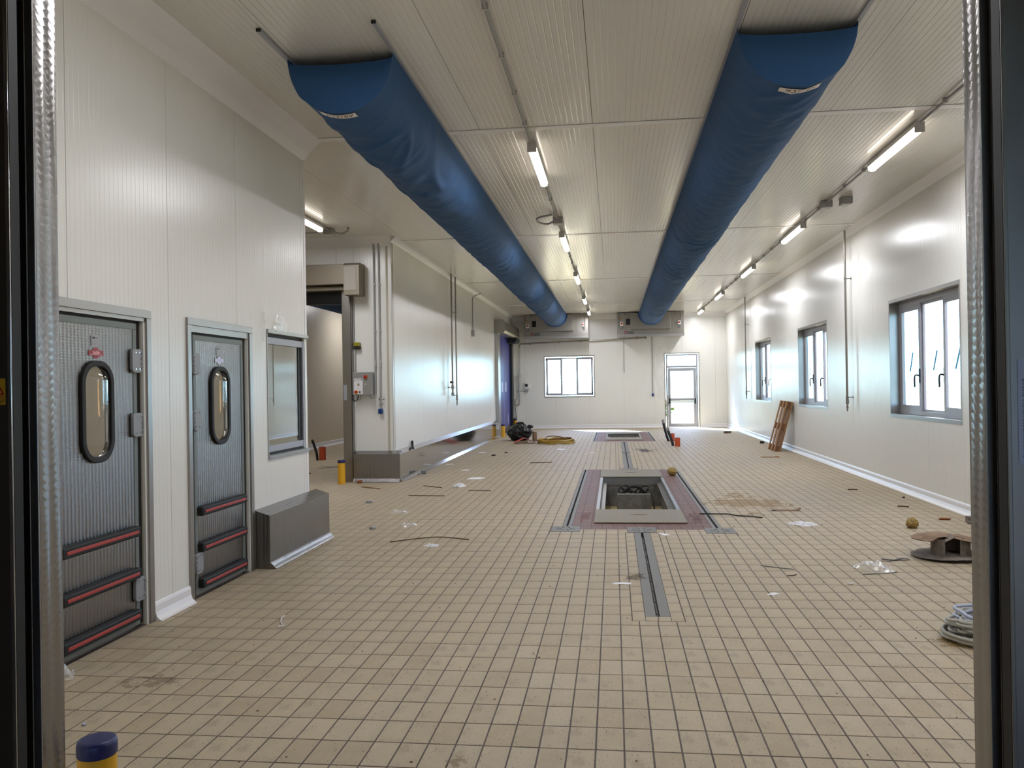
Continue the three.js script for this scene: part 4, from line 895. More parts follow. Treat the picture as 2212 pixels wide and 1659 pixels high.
{ const t = thing('cabinet', 'grey electrical cabinet with a red switch beside the blue door', 'cabinet', [-3.74, 1.05, ZF + 0.06]);
  part('body', rb(-3.835, -3.63, 1.1, 1.97, ZF + 0.002, ZF + 0.22, 0.008), M.conduit, t); const d = part('door', rb(-3.83, -3.64, 1.12, 1.95, ZF + 0.22, ZF + 0.235, 0.006), M.lampBody, t);
  part('switch', rod([-3.745, 1.8, ZF + 0.235], [-3.745, 1.8, ZF + 0.27], 0.03), M.signal, d); part('label', bx(-3.825, -3.78, 1.35, 1.75, ZF + 0.2352, ZF + 0.237), M.paper, d);
  part('cable', [tube([[-3.7, 1.06, ZF + 0.1], [-3.7, 0.85, ZF + 0.08], [-3.68, 0.55, ZF + 0.04], [-3.66, 0.45, ZF + 0.03]], 0.016, 30, 8), tube([[-3.66, 0.47, ZF + 0.03], [-3.72, 0.36, ZF + 0.03], [-3.75, 0.3, ZF + 0.03], [-3.75, 0.02, ZF + 0.03]], 0.03, 30, 8)], M.greyPaint, t); }
{ const t = thing('controller_box', 'white controller box with black display on the far wall, left of the window', 'controller', [-3.23, 1.5, ZF]);
  part('body', rb(-3.34, -3.11, 1.505, 1.735, ZF + 0.001, ZF + 0.08, 0.01), M.whitePlastic, t); part('display', bx(-3.315, -3.215, 1.575, 1.69, ZF + 0.0795, ZF + 0.083), M.blackGloss, t);
  part('conduit', [rod([-3.62, 1.42, ZF + 0.03], [-3.3, 1.43, ZF + 0.03], 0.016), rb(-3.3, -3.2, 1.37, 1.47, ZF + 0.001, ZF + 0.07, 0.02)], M.conduit, t); }
function drop(label, x, y0, y1, r, sock) {
  const t = thing('conduit', label, 'conduit', [x, y0, ZF]);
  part('pipe', rod([x, y0, ZF + r + 0.004], [x, y1, ZF + r + 0.004], r), M.conduit, t);
  if (sock) { const s = part('socket', rb(x - 0.035, x + 0.035, y0 - 0.1, y0, ZF + 0.001, ZF + 0.06, 0.006), M.blue, t); part('socket_lid', rod([x, y0 - 0.055, ZF + 0.06], [x, y0 - 0.055, ZF + 0.068], 0.024), M.navy, s); }
}
drop('thin grey conduit down to a blue socket, left of the glazed door', 1.44, 1.26, 3.36, 0.014, true);
drop('short thin grey conduit under the right cooler', 0.405, 2.05, 3.36, 0.008, false);

// ------------------------------------------------------------------ water pipes on the long walls
function waterPipe(label, x, z, s, y0) {                  // s: direction away from the wall
  const t = thing('water_pipe', label, 'pipe', [x, y0, z], 0), X = x + s * 0.1;
  part('pipe', rod([X, y0 + 0.2, z], [X, YC - 0.005, z], 0.018), M.steelMatt, t);
  for (const y of [y0 + 0.24, 3.38]) part('bracket', [rod([x + s * 0.002, y, z], [X, y, z], 0.007), rod([x + s * 0.002, y, z], [x + s * 0.008, y, z], 0.028), rod([X, y - 0.014, z], [X, y + 0.014, z], 0.026)], M.steelMatt, t);
  const v = part('tap', [rod([X, y0 + 0.12, z], [X, y0 + 0.22, z], 0.026), rod([X, y0, z], [X, y0 + 0.12, z], 0.012), rod([X, y0 + 0.05, z], [X, y0 + 0.09, z], 0.02)], M.steelMatt, t);
  part('tap_lever', rb(X - 0.012, X + 0.012, y0 + 0.155, y0 + 0.175, z - 0.01, z + 0.1, 0.006), M.steelMatt, v);
}
waterPipe('thin steel water pipe with a tap between the nearest and the middle window', XR, -15.1, -1, 1.08);
waterPipe('thin steel water pipe with a tap beyond the farthest window', XR, -26.2, -1, 1.1);
waterPipe('right one of the two steel water pipes on the long middle wall, ending lower', XC, -19.45, 1, 1.17);
{ const t = thing('water_pipe', 'left one of the two steel water pipes on the long middle wall, with valves', 'pipe', [XC, 1.4, -18.95]), X = XC + 0.1, z = -18.95;
  part('pipe', rod([X, 1.42, z], [X, YC - 0.005, z], 0.02), M.steelMatt, t);
  part('bracket', [rod([XC + 0.002, 1.6, z], [X, 1.6, z], 0.008), rod([X, 1.6, z], [X, 1.6, -19.4], 0.008), rod([XC + 0.002, 1.6, z], [XC + 0.008, 1.6, z], 0.03)], M.steelMatt, t);
  const v = part('valve', [rod([X, 1.56, z], [X, 1.66, z], 0.032), rod([X, 1.42, z], [X, 1.48, z], 0.034), rod([X, 1.45, z], [X, 1.45, z - 0.16], 0.014)], M.steelMatt, t);
  part('valve_knob', rod([X, 1.72, z], [X - 0.0, 1.72, z + 0.2], 0.026), M.black, v); }
{ const t = thing('conduit', 'bent grey conduit with a small box high on the long middle wall', 'conduit', [XC, 3.02, -22.3]), X = XC + 0.03;
  part('pipe', tube([[XC + 0.16, YC - 0.03, -22.9], [XC + 0.1, YC - 0.1, -22.6], [X, YC - 0.2, -22.36], [X, 3.8, -22.3], [X, 3.1, -22.3]], 0.014, 60, 8), M.conduit, t);
  part('box', rb(XC + 0.001, XC + 0.08, 2.98, 3.14, -22.4, -22.2, 0.008), M.conduit, t); }
// ------------------------------------------------------------------ electrics beside the open doorway
const panelPrint = decal('white panel overlay with a warning triangle', 256, 448, (g, w, h) => {
  g.fillStyle = '#dedde0'; g.fillRect(0, 0, w, h); g.fillStyle = '#4a4a4c'; g.beginPath(); g.moveTo(30, 18); g.lineTo(50, 54); g.lineTo(10, 54); g.fill(); g.beginPath(); g.arc(222, 36, 18, 0, 7); g.fill();
  g.fillStyle = '#7a7a7e'; g.fillRect(70, 26, 120, 8); g.fillRect(70, 42, 120, 6); g.fillRect(0, 70, w, 6); g.fillStyle = '#a08a6d'; g.beginPath(); g.moveTo(128, 118); g.lineTo(176, 204); g.lineTo(80, 204); g.fill();
  g.fillStyle = '#3a342c'; g.fillRect(123, 146, 10, 32); g.fillRect(123, 184, 10, 10); g.fillStyle = '#77777b'; g.fillRect(150, 402, 44, 8);
}, 0.5);
{ const t = thing('control_cabinet', 'grey door control cabinet with red switch and yellow emergency button', 'cabinet', [-4.28, 1.49, ZC]), z1 = ZC + 0.16, D = ZC + 0.178;
  part('body', rb(-4.445, -4.115, 1.495, 1.885, ZC + 0.002, z1, 0.006), M.conduit, t);
  const d = part('door', rb(-4.443, -4.117, 1.497, 1.883, z1, D, 0.005), std('grey enclosure paint', 0x8f8d89, 0.5), t);
  part('print', printed(0.155, 0.27, [1, 0, 0], [0, 1, 0], [-4.34, 1.645, D + 0.0015]), panelPrint, d, { uv: true });
  part('maker_strip', printed(0.08, 0.016, [1, 0, 0], [0, 1, 0], [-4.205, 1.68, D + 0.0015]), decal('white maker lettering', 256, 52, (g, w, h) => { g.fillStyle = '#8f8d89'; g.fillRect(0, 0, w, h); g.fillStyle = '#e4e2de'; g.font = 'italic bold 44px sans-serif'; g.fillText('INCOLD', 14, 42); }), d, { uv: true });
  const s = part('main_switch', rb(-4.24, -4.18, 1.775, 1.835, D, D + 0.02, 0.006), M.orangeSwitch ??= std('amber switch plate', 0xb4551f, 0.4), d); part('switch_knob', rod([-4.21, 1.805, D + 0.018], [-4.21, 1.805, D + 0.045], 0.02), M.signal, s);
  const e = part('emergency_button', rod([-4.375, 1.548, D], [-4.375, 1.548, D + 0.012], 0.03), M.yellow, d); part('button_head', rod([-4.38, 1.548, D + 0.01], [-4.38, 1.548, D + 0.04], 0.022), M.signal, e);
  part('push_button', rod([-4.315, 1.546, D], [-4.315, 1.546, D + 0.012], 0.014), M.black, d);
  part('cable', tube([[-4.46, 1.53, ZC + 0.06], [-4.475, 1.46, ZC + 0.1], [-4.45, 1.4, ZC + 0.12], [-4.41, 1.395, ZC + 0.12], [-4.375, 1.43, ZC + 0.11], [-4.37, 1.5, ZC + 0.1]], 0.008, 40, 8), M.black, t);
  part('flexible_tube', [tube([[-4.17, 1.5, ZC + 0.08], [-4.16, 1.45, ZC + 0.08], [-4.13, 1.435, ZC + 0.06], [-4.1, 1.46, ZC + 0.04], [-4.09, 1.52, ZC + 0.03]], 0.009, 30, 8), tube([[-4.33, 1.5, ZC + 0.08], [-4.34, 1.43, ZC + 0.08], [-4.36, 1.41, ZC + 0.05]], 0.008, 16, 8)], M.conduit, t); }
{ const t = thing('siren', 'small yellow and black warning light on the wall above the control cabinet', 'warning light', [-4.39, 2.28, ZC]);
  part('lens', rb(-4.445, -4.335, 2.335, 2.405, ZC + 0.002, ZC + 0.1, 0.012), std('olive yellow lens', 0x8d8320, 0.35), t); part('base', rb(-4.445, -4.335, 2.285, 2.335, ZC + 0.002, ZC + 0.09, 0.012), M.black, t);
  part('conduit', [rod([-4.435, 1.885, ZC + 0.03], [-4.435, 2.29, ZC + 0.03], 0.009), rod([-4.455, 2.3, ZC + 0.03], [-4.455, 3.2, ZC + 0.03], 0.009)], M.conduit, t); }
function wallConduit(label, x, y0, extra) {
  const t = thing('conduit', label, 'conduit', [x, y0, ZC]);
  part('pipe', [rod([x, y0, ZC + 0.024], [x, YC - 0.005, ZC + 0.024], 0.014)], M.conduit, t);
  for (const y of [3.4, 2.6, 2.0].filter((q) => q > y0)) part('clip', bx(x - 0.022, x + 0.022, y - 0.012, y + 0.012, ZC + 0.001, ZC + 0.042), M.lampBody, t);
  part('coupling', rod([x, 2.03, ZC + 0.024], [x, 2.1, ZC + 0.024], 0.018), M.lampBody, t);
  if (extra) { const s = part('socket', rb(x - 0.036, x + 0.036, y0 - 0.09, y0, ZC + 0.001, ZC + 0.07, 0.006), M.blue, t); part('socket_lid', rod([x, y0 - 0.048, ZC + 0.07], [x, y0 - 0.048, ZC + 0.078], 0.022), M.navy, s); }
}
wallConduit('grey conduit from the ceiling down to the control cabinet', -4.083, 1.5, false);
wallConduit('grey conduit from the ceiling down to the small blue socket near the corner', -3.995, 1.255, true);
single('wall_notice', 'torn white paper notice behind the conduit above the blue socket', 'notice', [-3.985, 1.375, ZC], printed(0.14, 0.2, [1, 0, 0], [0, 1, 0], [-3.985, 1.375, ZC + 0.004]), decal('paper notice', 128, 192, (g, w, h) => { g.fillStyle = '#d5d0ca'; g.fillRect(0, 0, w, h); g.fillStyle = '#55504c'; g.fillRect(20, 40, 40, 34); g.fillRect(76, 52, 36, 12); g.fillRect(16, 130, 90, 8); g.fillRect(24, 150, 60, 10); }), { uv: true });

// ------------------------------------------------------------------ loose things on the floor
{ // pallet leaning on the right wall, runners towards the room
  const t = thing('wooden_pallet', 'wooden pallet leaning on the right wall below the farthest windows', 'pallet', [3.65, 0.006, -20.28]);
  t.rotation.z = -0.262; t.updateMatrixWorld(true);
  const L = { local: true }, H = 1.2, Wd = 0.8;           // local: x from runners (0) to deck (0.144), y up the length, z across
  for (const z of [-0.35, 0, 0.35]) {
    const w = z ? 0.1 : 0.145, o = Math.sign(z) * 0.0;
    const r = part('runner_board', rb(0, 0.022, 0.0, H, z - w / 2 + o, z + w / 2 + o, 0.003), M.wood, t, L);
    for (const y of [0.072, 0.6, 1.128]) part('block', rb(0.022, 0.1, y - 0.072, y + 0.072, z - w / 2, z + w / 2, 0.003), M.woodDark, t, L);
  }
  for (const y of [0.072, 0.6, 1.128]) part('stringer_board', rb(0.1, 0.122, y - 0.072, y + 0.072, -Wd / 2, Wd / 2, 0.003), M.wood, t, L);
  for (const [z, w] of [[-0.328, 0.145], [-0.165, 0.1], [0, 0.145], [0.165, 0.1], [0.328, 0.145]]) part('deck_board', rb(0.122, 0.144, 0, H, z - w / 2, z + w / 2, 0.003), M.wood, t, L);
}
function lumpy(rx, ry, rz, n, amp, freq, sd, floorFlat = true) {
  const g = new THREE.SphereGeometry(1, n, Math.round(n * 0.7)), p = g.attributes.position, v = new THREE.Vector3();
  for (let i = 0; i < p.count; i++) {
    v.fromBufferAttribute(p, i).normalize();
    const k = 1 + amp * ns(v.x * freq + sd, v.y * freq, v.z * freq) + amp * 0.5 * (1 - 3 * Math.abs(ns(v.x * freq * 1.8, v.y * freq * 1.8 + sd, v.z * freq * 1.8)));
    let y = v.y * ry * k + ry;
    if (floorFlat && y < ry * 0.16) y = y * 0.15 + 0.001;
    p.setXYZ(i, v.x * rx * k, y, v.z * rz * k);
  }
  g.computeVertexNormals();
  return g;
}
{ const t = thing('rubbish_bag', 'full black plastic rubbish bag in front of the blue door', 'rubbish bag', [-2.79, 0.002, -24.6]);
  const g = lumpy(0.36, 0.25, 0.33, 72, 0.16, 2.6, 4), p = g.attributes.position;
  for (let i = 0; i < p.count; i++) { const y = p.getY(i), s = smoothstep(0.25, 0.56, y); p.setX(i, p.getX(i) * (1 - 0.28 * s) + 0.03 * s); p.setZ(i, p.getZ(i) * (1 - 0.3 * s)); }
  g.computeVertexNormals();
  part('bag_body', g, M.blackGloss, t, { local: true });
  part('bag_neck', [lumpy(0.13, 0.06, 0.1, 28, 0.35, 4, 9, false).translate(0.02, 0.42, 0), lumpy(0.1, 0.045, 0.05, 24, 0.4, 5, 2, false).translate(0.3, 0.36, 0.03)], M.blackGloss, t, { local: true }); }
{ const t = thing('cardboard_offcut', 'upright brown cardboard offcut behind the rubbish bag', 'cardboard', [-2.33, 0, -24.3], 0.35);
  part('sheet', [rb(-0.02, 0.02, 0.002, 0.27, -0.12, 0.12, 0.004), rb(0.03, 0.06, 0.002, 0.26, -0.1, 0.1, 0.004)], M.card, t, { local: true }); }
single('brown_offcut', 'brown cardboard strip under the front of the rubbish bag', 'cardboard', [-2.62, 0.002, -23.75], rb(-2.8, -2.45, 0.002, 0.03, -23.85, -23.65, 0.008), M.card);
{ const t = thing('red_carton', 'flattened red carton between the rubbish bag and the yellow hose', 'carton', [-2.56, 0.003, -23.3], 0.2);
  const leafy = (x0, x1, z0, z1, ya, yb) => { const g = new THREE.BoxGeometry(x1 - x0, 0.006, z1 - z0, 6, 1, 4).translate((x0 + x1) / 2, 0, (z0 + z1) / 2), p = g.attributes.position; for (let i = 0; i < p.count; i++) { const f = (p.getX(i) - x0) / (x1 - x0); p.setY(i, p.getY(i) + ya + (yb - ya) * f + 0.012 * ns(p.getX(i) * 7, p.getZ(i) * 7)); } g.computeVertexNormals(); return g; };
  part('panel', [leafy(-0.24, 0.05, -0.18, 0.2, 0.02, 0.16), leafy(0.05, 0.36, -0.16, 0.2, 0.16, 0.02)], std('red printed carton', 0xa5312c, 0.55, { side: THREE.DoubleSide }), t, { local: true });
  part('inside', leafy(0.07, 0.33, -0.14, 0.21, 0.135, 0.022), std('dark red inside', 0x4d1820, 0.6), t, { local: true }); }
{ const t = thing('hose', 'coil of yellow hose lying beside the red carton', 'hose', [-1.62, 0, -23.4]);
  const p = [], q = [];
  for (let i = 0; i <= 200; i++) { const a = i / 200 * Math.PI * 2 * 11, k = 1 - 0.13 * (i % 37) / 37; p.push([Math.cos(a) * 0.52 * k * (1 + 0.05 * Math.sin(i)), 0.018 + 0.085 * i / 200 + 0.014 * Math.sin(i * 2.1), Math.sin(a) * 0.62 * k]); }
  for (let i = 0; i <= 40; i++) { const a = i / 40 * Math.PI * 1.9 + 2.6; q.push([0.06 + Math.cos(a) * 0.36, 0.14 + 0.03 * Math.sin(a * 2), Math.sin(a) * 0.5]); }
  part('hose_coil', tube(p, 0.016, 900, 7), M.hose, t, { local: true }); part('hose_end', [tube(q, 0.015, 140, 7), rod([0.42, 0.11, 0.2], [0.5, 0.1, 0.24], 0.02)], M.hoseBrown, t, { local: true, label: 'brown end of the hose' }); }
function drainStub(label, x, z, h, turn, w) {
  const t = thing('drain_stub', label, 'pipe stub', [x, 0, z], turn);
  part('pipe', new THREE.LatheGeometry([[w - 0.004, h], [w, h], [w, 0.001], [w - 0.004, 0.001], [w - 0.004, h]].map((p) => new THREE.Vector2(...p)), 28), M.orange, t, { local: true });
  part('packing', lumpy(w * 0.92, 0.02, w * 0.92, 20, 0.3, 5, 3, false).translate(0, h - 0.035, 0), M.cardGrey, t, { local: true });
  return t;
}
drainStub('front one of the two orange pipe stubs on the floor near the exit door', 1.6, -21.75, 0.22, 0, 0.068);
drainStub('rear one of the two orange pipe stubs on the floor near the exit door', 1.6, -23.7, 0.22, 0, 0.064);
const blackStub = (label, pts) => { const t = thing('corrugated_conduit', label, 'conduit', [pts[0][0], 0, pts[0][2]]); part('tube', capTube(pts, 0.034, 60, 12), std('black corrugated conduit', 0x15161a, 0.5, { bump: ridges, bs: 0.004 }), t); const e = pts[pts.length - 1], f = pts[pts.length - 2]; part('taped_end', rod([f[0] * 0.3 + e[0] * 0.7, f[1] * 0.3 + e[1] * 0.7, f[2] * 0.3 + e[2] * 0.7], [e[0], e[1] + 0.045, e[2]], 0.036), std('grey tape', 0x9a9a9e, 0.4), t); };
blackStub('front black corrugated conduit rising from the floor beside the orange stubs', [[1.5, 0.002, -21.95], [1.47, 0.14, -21.96], [1.41, 0.3, -21.98], [1.37, 0.43, -22.0]]);
blackStub('rear black corrugated conduit rising from the floor beside the orange stubs', [[1.5, 0.002, -23.75], [1.45, 0.16, -23.77], [1.4, 0.36, -23.8], [1.36, 0.56, -23.82]]);
{ drainStub('orange pipe stub on the floor of the room behind the open doorway', -6.6, -18.35, 0.3, 0, 0.075);
  single('wire_bundle', 'bundle of cut black cable leaning out beside the orange stub behind the doorway', 'cable', [-6.7, 0, -18.3], [...capTube([[-6.68, 0.002, -18.25], [-6.7, 0.16, -18.25], [-6.76, 0.34, -18.26], [-6.8, 0.44, -18.27]], 0.03, 30, 8)], M.black); }
{ // torn cardboard cable reel
  const t = thing('cardboard_reel', 'torn cardboard cable reel lying on its side rim, at the right', 'cable reel', [2.96, 0, -7.95]);
  const disc = (R, tilt, y, tear, sd) => {
    const n = 56, pos = [], idx = [];
    for (let k = 0; k <= 6; k++) for (let i = 0; i <= n; i++) {
      const a = i / n * Math.PI * 2, r = (k / 6) * R * (1 + 0.02 * ns(Math.cos(a) * 4, Math.sin(a) * 4, sd)), dip = tear ? -0.05 * smoothstep(0.5, 1, k / 6) * Math.max(0, Math.cos(a - 3.3)) : 0;
      pos.push(Math.cos(a) * r, y + dip + tilt * Math.cos(a) * r + 0.006 * ns(Math.cos(a) * r * 14, Math.sin(a) * r * 14, sd), Math.sin(a) * r);
    }
    for (let k = 0; k < 6; k++) for (let i = 0; i < n; i++) { const a0 = i / n * Math.PI * 2; if (tear && a0 > 0.9 && a0 < 2.3 && k > 0) continue; const a = k * (n + 1) + i, b = a + 1, c = a + n + 1, d = c + 1; idx.push(a, c, b, b, c, d); }
    const g = new THREE.BufferGeometry(); g.setAttribute('position', new THREE.Float32BufferAttribute(pos, 3)); g.setIndex(idx); g.computeVertexNormals();
    return g;
  };
  part('lower_flange', [disc(0.3, 0.04, 0.03, false, 1), disc(0.297, 0.04, 0.024, false, 2)], M.cardGrey, t, { local: true });
  part('upper_flange', [disc(0.3, -0.12, 0.185, true, 5), disc(0.297, -0.12, 0.179, true, 6)], M.card, t, { local: true });
  part('core', [new THREE.CylinderGeometry(0.135, 0.135, 0.15, 36, 1, true, 0.5, 5.3).translate(0, 0.1, 0)], M.cardGrey, t, { local: true });
  part('torn_flap', [rb(0.08, 0.155, 0.01, 0.16, 0.1, 0.106, 0.002).rotateY(0.12), rb(-0.04, 0.06, 0.17, 0.176, -0.02, 0.11, 0.002).rotateZ(0.5).translate(0.06, 0.02, 0)], M.cardGrey, t, { local: true });
}
{ // heap of grey cable
  const t = thing('cable_coil', 'heap of pale grey cable at the right edge, beside the door jamb', 'cable', [2.3, 0, -5.42]);
  let s = 1; const rn = () => { s = (s * 16807) % 2147483647; return s / 2147483647; };
  const coil = (n, y0, y1, rx, rz, jit) => { const p = []; for (let i = 0; i <= n * 10; i++) { const a = i / 10 * Math.PI * 2 + 0.2 * Math.sin(i * 0.13), k = 1 - jit * rn() * 0.6; const f = i / (n * 10); p.push([Math.cos(a) * rx * k, y0 + (y1 - y0) * f + 0.016 * rn(), Math.sin(a) * rz * k]); } return p; };
  part('cable', [tube(coil(13, 0.012, 0.14, 0.3, 0.24, 0.7), 0.0105, 1500, 7), tube(coil(4, 0.012, 0.05, 0.315, 0.255, 0.1), 0.0105, 500, 7)], M.cable, t, { local: true });
  part('cable_loop', tube(coil(3, 0.09, 0.18, 0.25, 0.2, 0.5), 0.0105, 400, 7), M.cableBlue, t, { local: true, label: 'pale blue grey cable lying on top' });
}
function tanBall(label, x, z, r) { const t = single('crumpled_ball', label, 'crumpled tape', [x, 0, z], lumpy(r, r * 0.92, r, 40, 0.22, 3.2, x, true), M.tan, { local: true }); return t; }
tanBall('crumpled tan ball of tape on the floor near the cardboard reel', 3.18, -9.5, 0.058);
tanBall('crumpled tan ball of tape at the far right corner of the near pit', 0.99, -14.85, 0.075);
single('black_cable', 'thin black cable snaking across the floor right of the near pit', 'cable', [1.4, 0, -10.25], capTube([[1.02, 0.008, -10.42], [1.12, 0.012, -10.4], [1.22, 0.012, -10.38], [1.34, 0.016, -10.35], [1.46, 0.008, -10.28], [1.6, 0.012, -10.2], [1.71, 0.008, -10.13]], 0.007, 80, 6), M.black);
single('bent_rod', 'long thin dark rod lying on the floor left of the near pit', 'rod', [-1.9, 0, -8.5], capTube([[-2.33, 0.006, -8.47], [-2.1, 0.012, -8.62], [-1.85, 0.014, -8.72], [-1.53, 0.006, -8.63]], 0.0055, 50, 6), M.rust);
single('brick_chunk', 'broken hollow brick chunk by the skirting at the right edge', 'brick', [3.95, 0, -9.85], [rb(3.88, 4.02, 0.001, 0.075, -9.9, -9.8, 0.008), rb(3.86, 3.93, 0.001, 0.03, -9.8, -9.76, 0.006)], M.cardGrey);
single('brick_shard', 'long reddish clay shard on the floor in front of the right skirting', 'brick', [3.72, 0, -10.06], lumpy(0.065, 0.012, 0.022, 18, 0.3, 4, 6).translate(3.72, 0.0, -10.06), M.brick);
single('cardboard_strip', 'bent brown cardboard strip on the floor right of the near pit', 'cardboard', [2.1, 0, -10.75], (() => { const g = new THREE.BoxGeometry(0.36, 0.006, 0.1, 14, 1, 3), p = g.attributes.position; for (let i = 0; i < p.count; i++) { const x = p.getX(i); p.setY(i, p.getY(i) + 0.005 + 0.03 * smoothstep(0.13, 0.18, Math.abs(x)) + 0.004 * ns(x * 20, p.getZ(i) * 20)); } g.computeVertexNormals(); return g.translate(2.1, 0, -10.75); })(), M.card);
single('dark_strip', 'bent black plastic strip on the floor in front of the cardboard reel', 'plastic strip', [2.47, 0, -7.78], (() => { const g = new THREE.BoxGeometry(0.26, 0.004, 0.035, 12, 1, 2), p = g.attributes.position; for (let i = 0; i < p.count; i++) { const x = p.getX(i); p.setY(i, p.getY(i) + 0.004 + 0.035 * smoothstep(0.02, -0.13, x) * 0.4 + 0.012 * Math.max(0, Math.sin(x * 22))); } g.computeVertexNormals(); return g.rotateY(0.25).translate(2.46, 0, -7.78); })(), M.black);
single('timber_offcut', 'thin pale wooden slat on the floor in front of the pallet', 'timber', [3.29, 0, -18.35], [rb(3.1, 3.46, 0.001, 0.012, -18.42, -18.34, 0.003), rb(3.4, 3.48, 0.001, 0.02, -18.44, -18.32, 0.004)], M.wood);
// crumpled sheets of film and paper
function crumple(w, d, h, sd, round = 0.5) {
  const nx = 18, nz = 14, g = new THREE.PlaneGeometry(w, d, nx, nz).rotateX(-Math.PI / 2), p = g.attributes.position;
  for (let i = 0; i < p.count; i++) {
    const x = p.getX(i), z = p.getZ(i), u = x / w * 2, v = z / d * 2, e = 1 - Math.pow(Math.min(1, u * u * 0.8 + v * v * 0.8), 1.5);
    const k = 1 + 0.35 * ns(Math.atan2(v, u) * 1.4, sd, 3), r = 1 - 2.6 * Math.abs(ns(x / w * 3.2 + sd, z / d * 3.2, sd));
    p.setXYZ(i, x * k * (1 - round * v * v * 0.4), 0.003 + h * e * (0.45 + 0.55 * r) * (0.7 + 0.6 * ns(x / w * 7, z / d * 7, sd)) + 0.004 * Math.abs(ns(x * 60, z * 60, sd)), z * k * (1 - round * u * u * 0.4));
  }
  const y0 = Math.min(...Array.from({ length: p.count }, (_, i) => p.getY(i)));
  for (let i = 0; i < p.count; i++) p.setY(i, p.getY(i) - y0 + 0.001);
  g.computeVertexNormals();
  return g;
}
[
  ['clear plastic film scrap on the floor, beside the grey stud offcut', -2.75, -10.45, 0.26, 0.22, 0.06, G.film],
  ['clear plastic film scrap in the middle left of the floor, above the long dark rod', -2.4, -9.5, 0.2, 0.2, 0.055, G.film],
  ['small milky plastic scrap just below the long dark rod', -1.85, -8.28, 0.13, 0.14, 0.035, G.milky],
  ['clear plastic scrap on the floor in front of the long polished guard', -2.5, -13.3, 0.2, 0.26, 0.07, G.milky],
  ['white crumpled plastic film right of the near pit', 2.08, -9.7, 0.24, 0.3, 0.04, G.milky],
  ['large crumpled clear film on the floor in front of the cardboard reel', 2.17, -7.42, 0.4, 0.26, 0.085, G.film],
  ['clear film scrap against the left jamb at the foot of the nearest service door', -3.09, -4.33, 0.1, 0.16, 0.09, G.film],
].forEach(([l, x, z, w, d, h, m], i) => single('film_scrap', l, 'plastic film', [x, 0, z], crumple(w, d, h, i * 3.7 + 1), m, { local: true, turn: i }));
[
  ['folded white sheet of paper on the floor, nearest of the papers before the polished guard', -2.42, -14.45, 0.26, 0.3],
  ['white paper scrap on the floor, second of the papers before the polished guard', -2.86, -15.9, 0.17, 0.16],
  ['small white paper scrap close to the foot of the polished guard', -3.4, -17.1, 0.13, 0.16],
  ['white paper scrap far back near the polished guard', -3.2, -20.1, 0.14, 0.24],
  ['pale blue white paper scrap in front of the yellow hose', -1.35, -21.0, 0.17, 0.3],
  ['tiny white paper scrap left of the channel behind the near pit', -0.52, -19.8, 0.08, 0.14],
  ['torn white paper strip beside the gully in front of the near pit', 0.5, -9.02, 0.13, 0.06],
  ['torn pale strip of tape left of the near drain channel', 0.04, -6.78, 0.14, 0.05],
  ['small white scrap on the floor right of the near drain channel', 1.17, -6.5, 0.08, 0.06],
].forEach(([l, x, z, w, d], i) => single('paper_scrap', l, 'paper', [x, 0, z], crumple(w, d, 0.012, i * 2.3 + 40, 0.1), M.paper, { local: true, turn: i * 0.9 }));
[
  ['short grey stud offcut on the floor before the doorway wall', -3.43, -11.4, 0.09, 0.05, 0.035, M.conduit],
  ['short grey profile offcut on the floor left of the long dark rod', -2.76, -9.28, 0.07, 0.045, 0.03, M.conduit],
  ['small blue and white plug fallen on the near left floor', -2.56, -3.75, 0.024, 0.016, 0.012, M.cableBlue],
  ['dark lump of rubble on the floor before the yellow hose', -2.79, -19.2, 0.07, 0.07, 0.03, M.black],
  ['brown rubble lump before the rubbish bag', -2.6, -20.0, 0.1, 0.06, 0.025, M.rust],
  ['grey lump lying against the foot of the polished guard', -3.54, -15.25, 0.09, 0.07, 0.06, M.greyPaint],
  ['brown rubble at the foot of the passage guard', -4.3, -13.75, 0.1, 0.06, 0.05, M.brick],
  ['dark object by the right skirting behind the pallet', 3.85, -22.6, 0.1, 0.08, 0.06, M.black],
  ['rusty lump by the far end of the right skirting', 3.6, -27.4, 0.22, 0.14, 0.06, M.rust],
  ['dark crumb beside the right skirting', 3.88, -11.9, 0.03, 0.03, 0.022, M.black],
].forEach(([l, x, z, w, d, h, m], i) => single('debris_piece', l, 'debris', [x, 0, z], [rb(-w / 2, w / 2, 0.001, h, -d / 2, d / 2, 0.008), rb(-w * 0.3, w * 0.55, 0.001, h * 0.6, -d * 0.35, d * 0.6, 0.006)], m, { local: true, turn: i * 1.3 }));
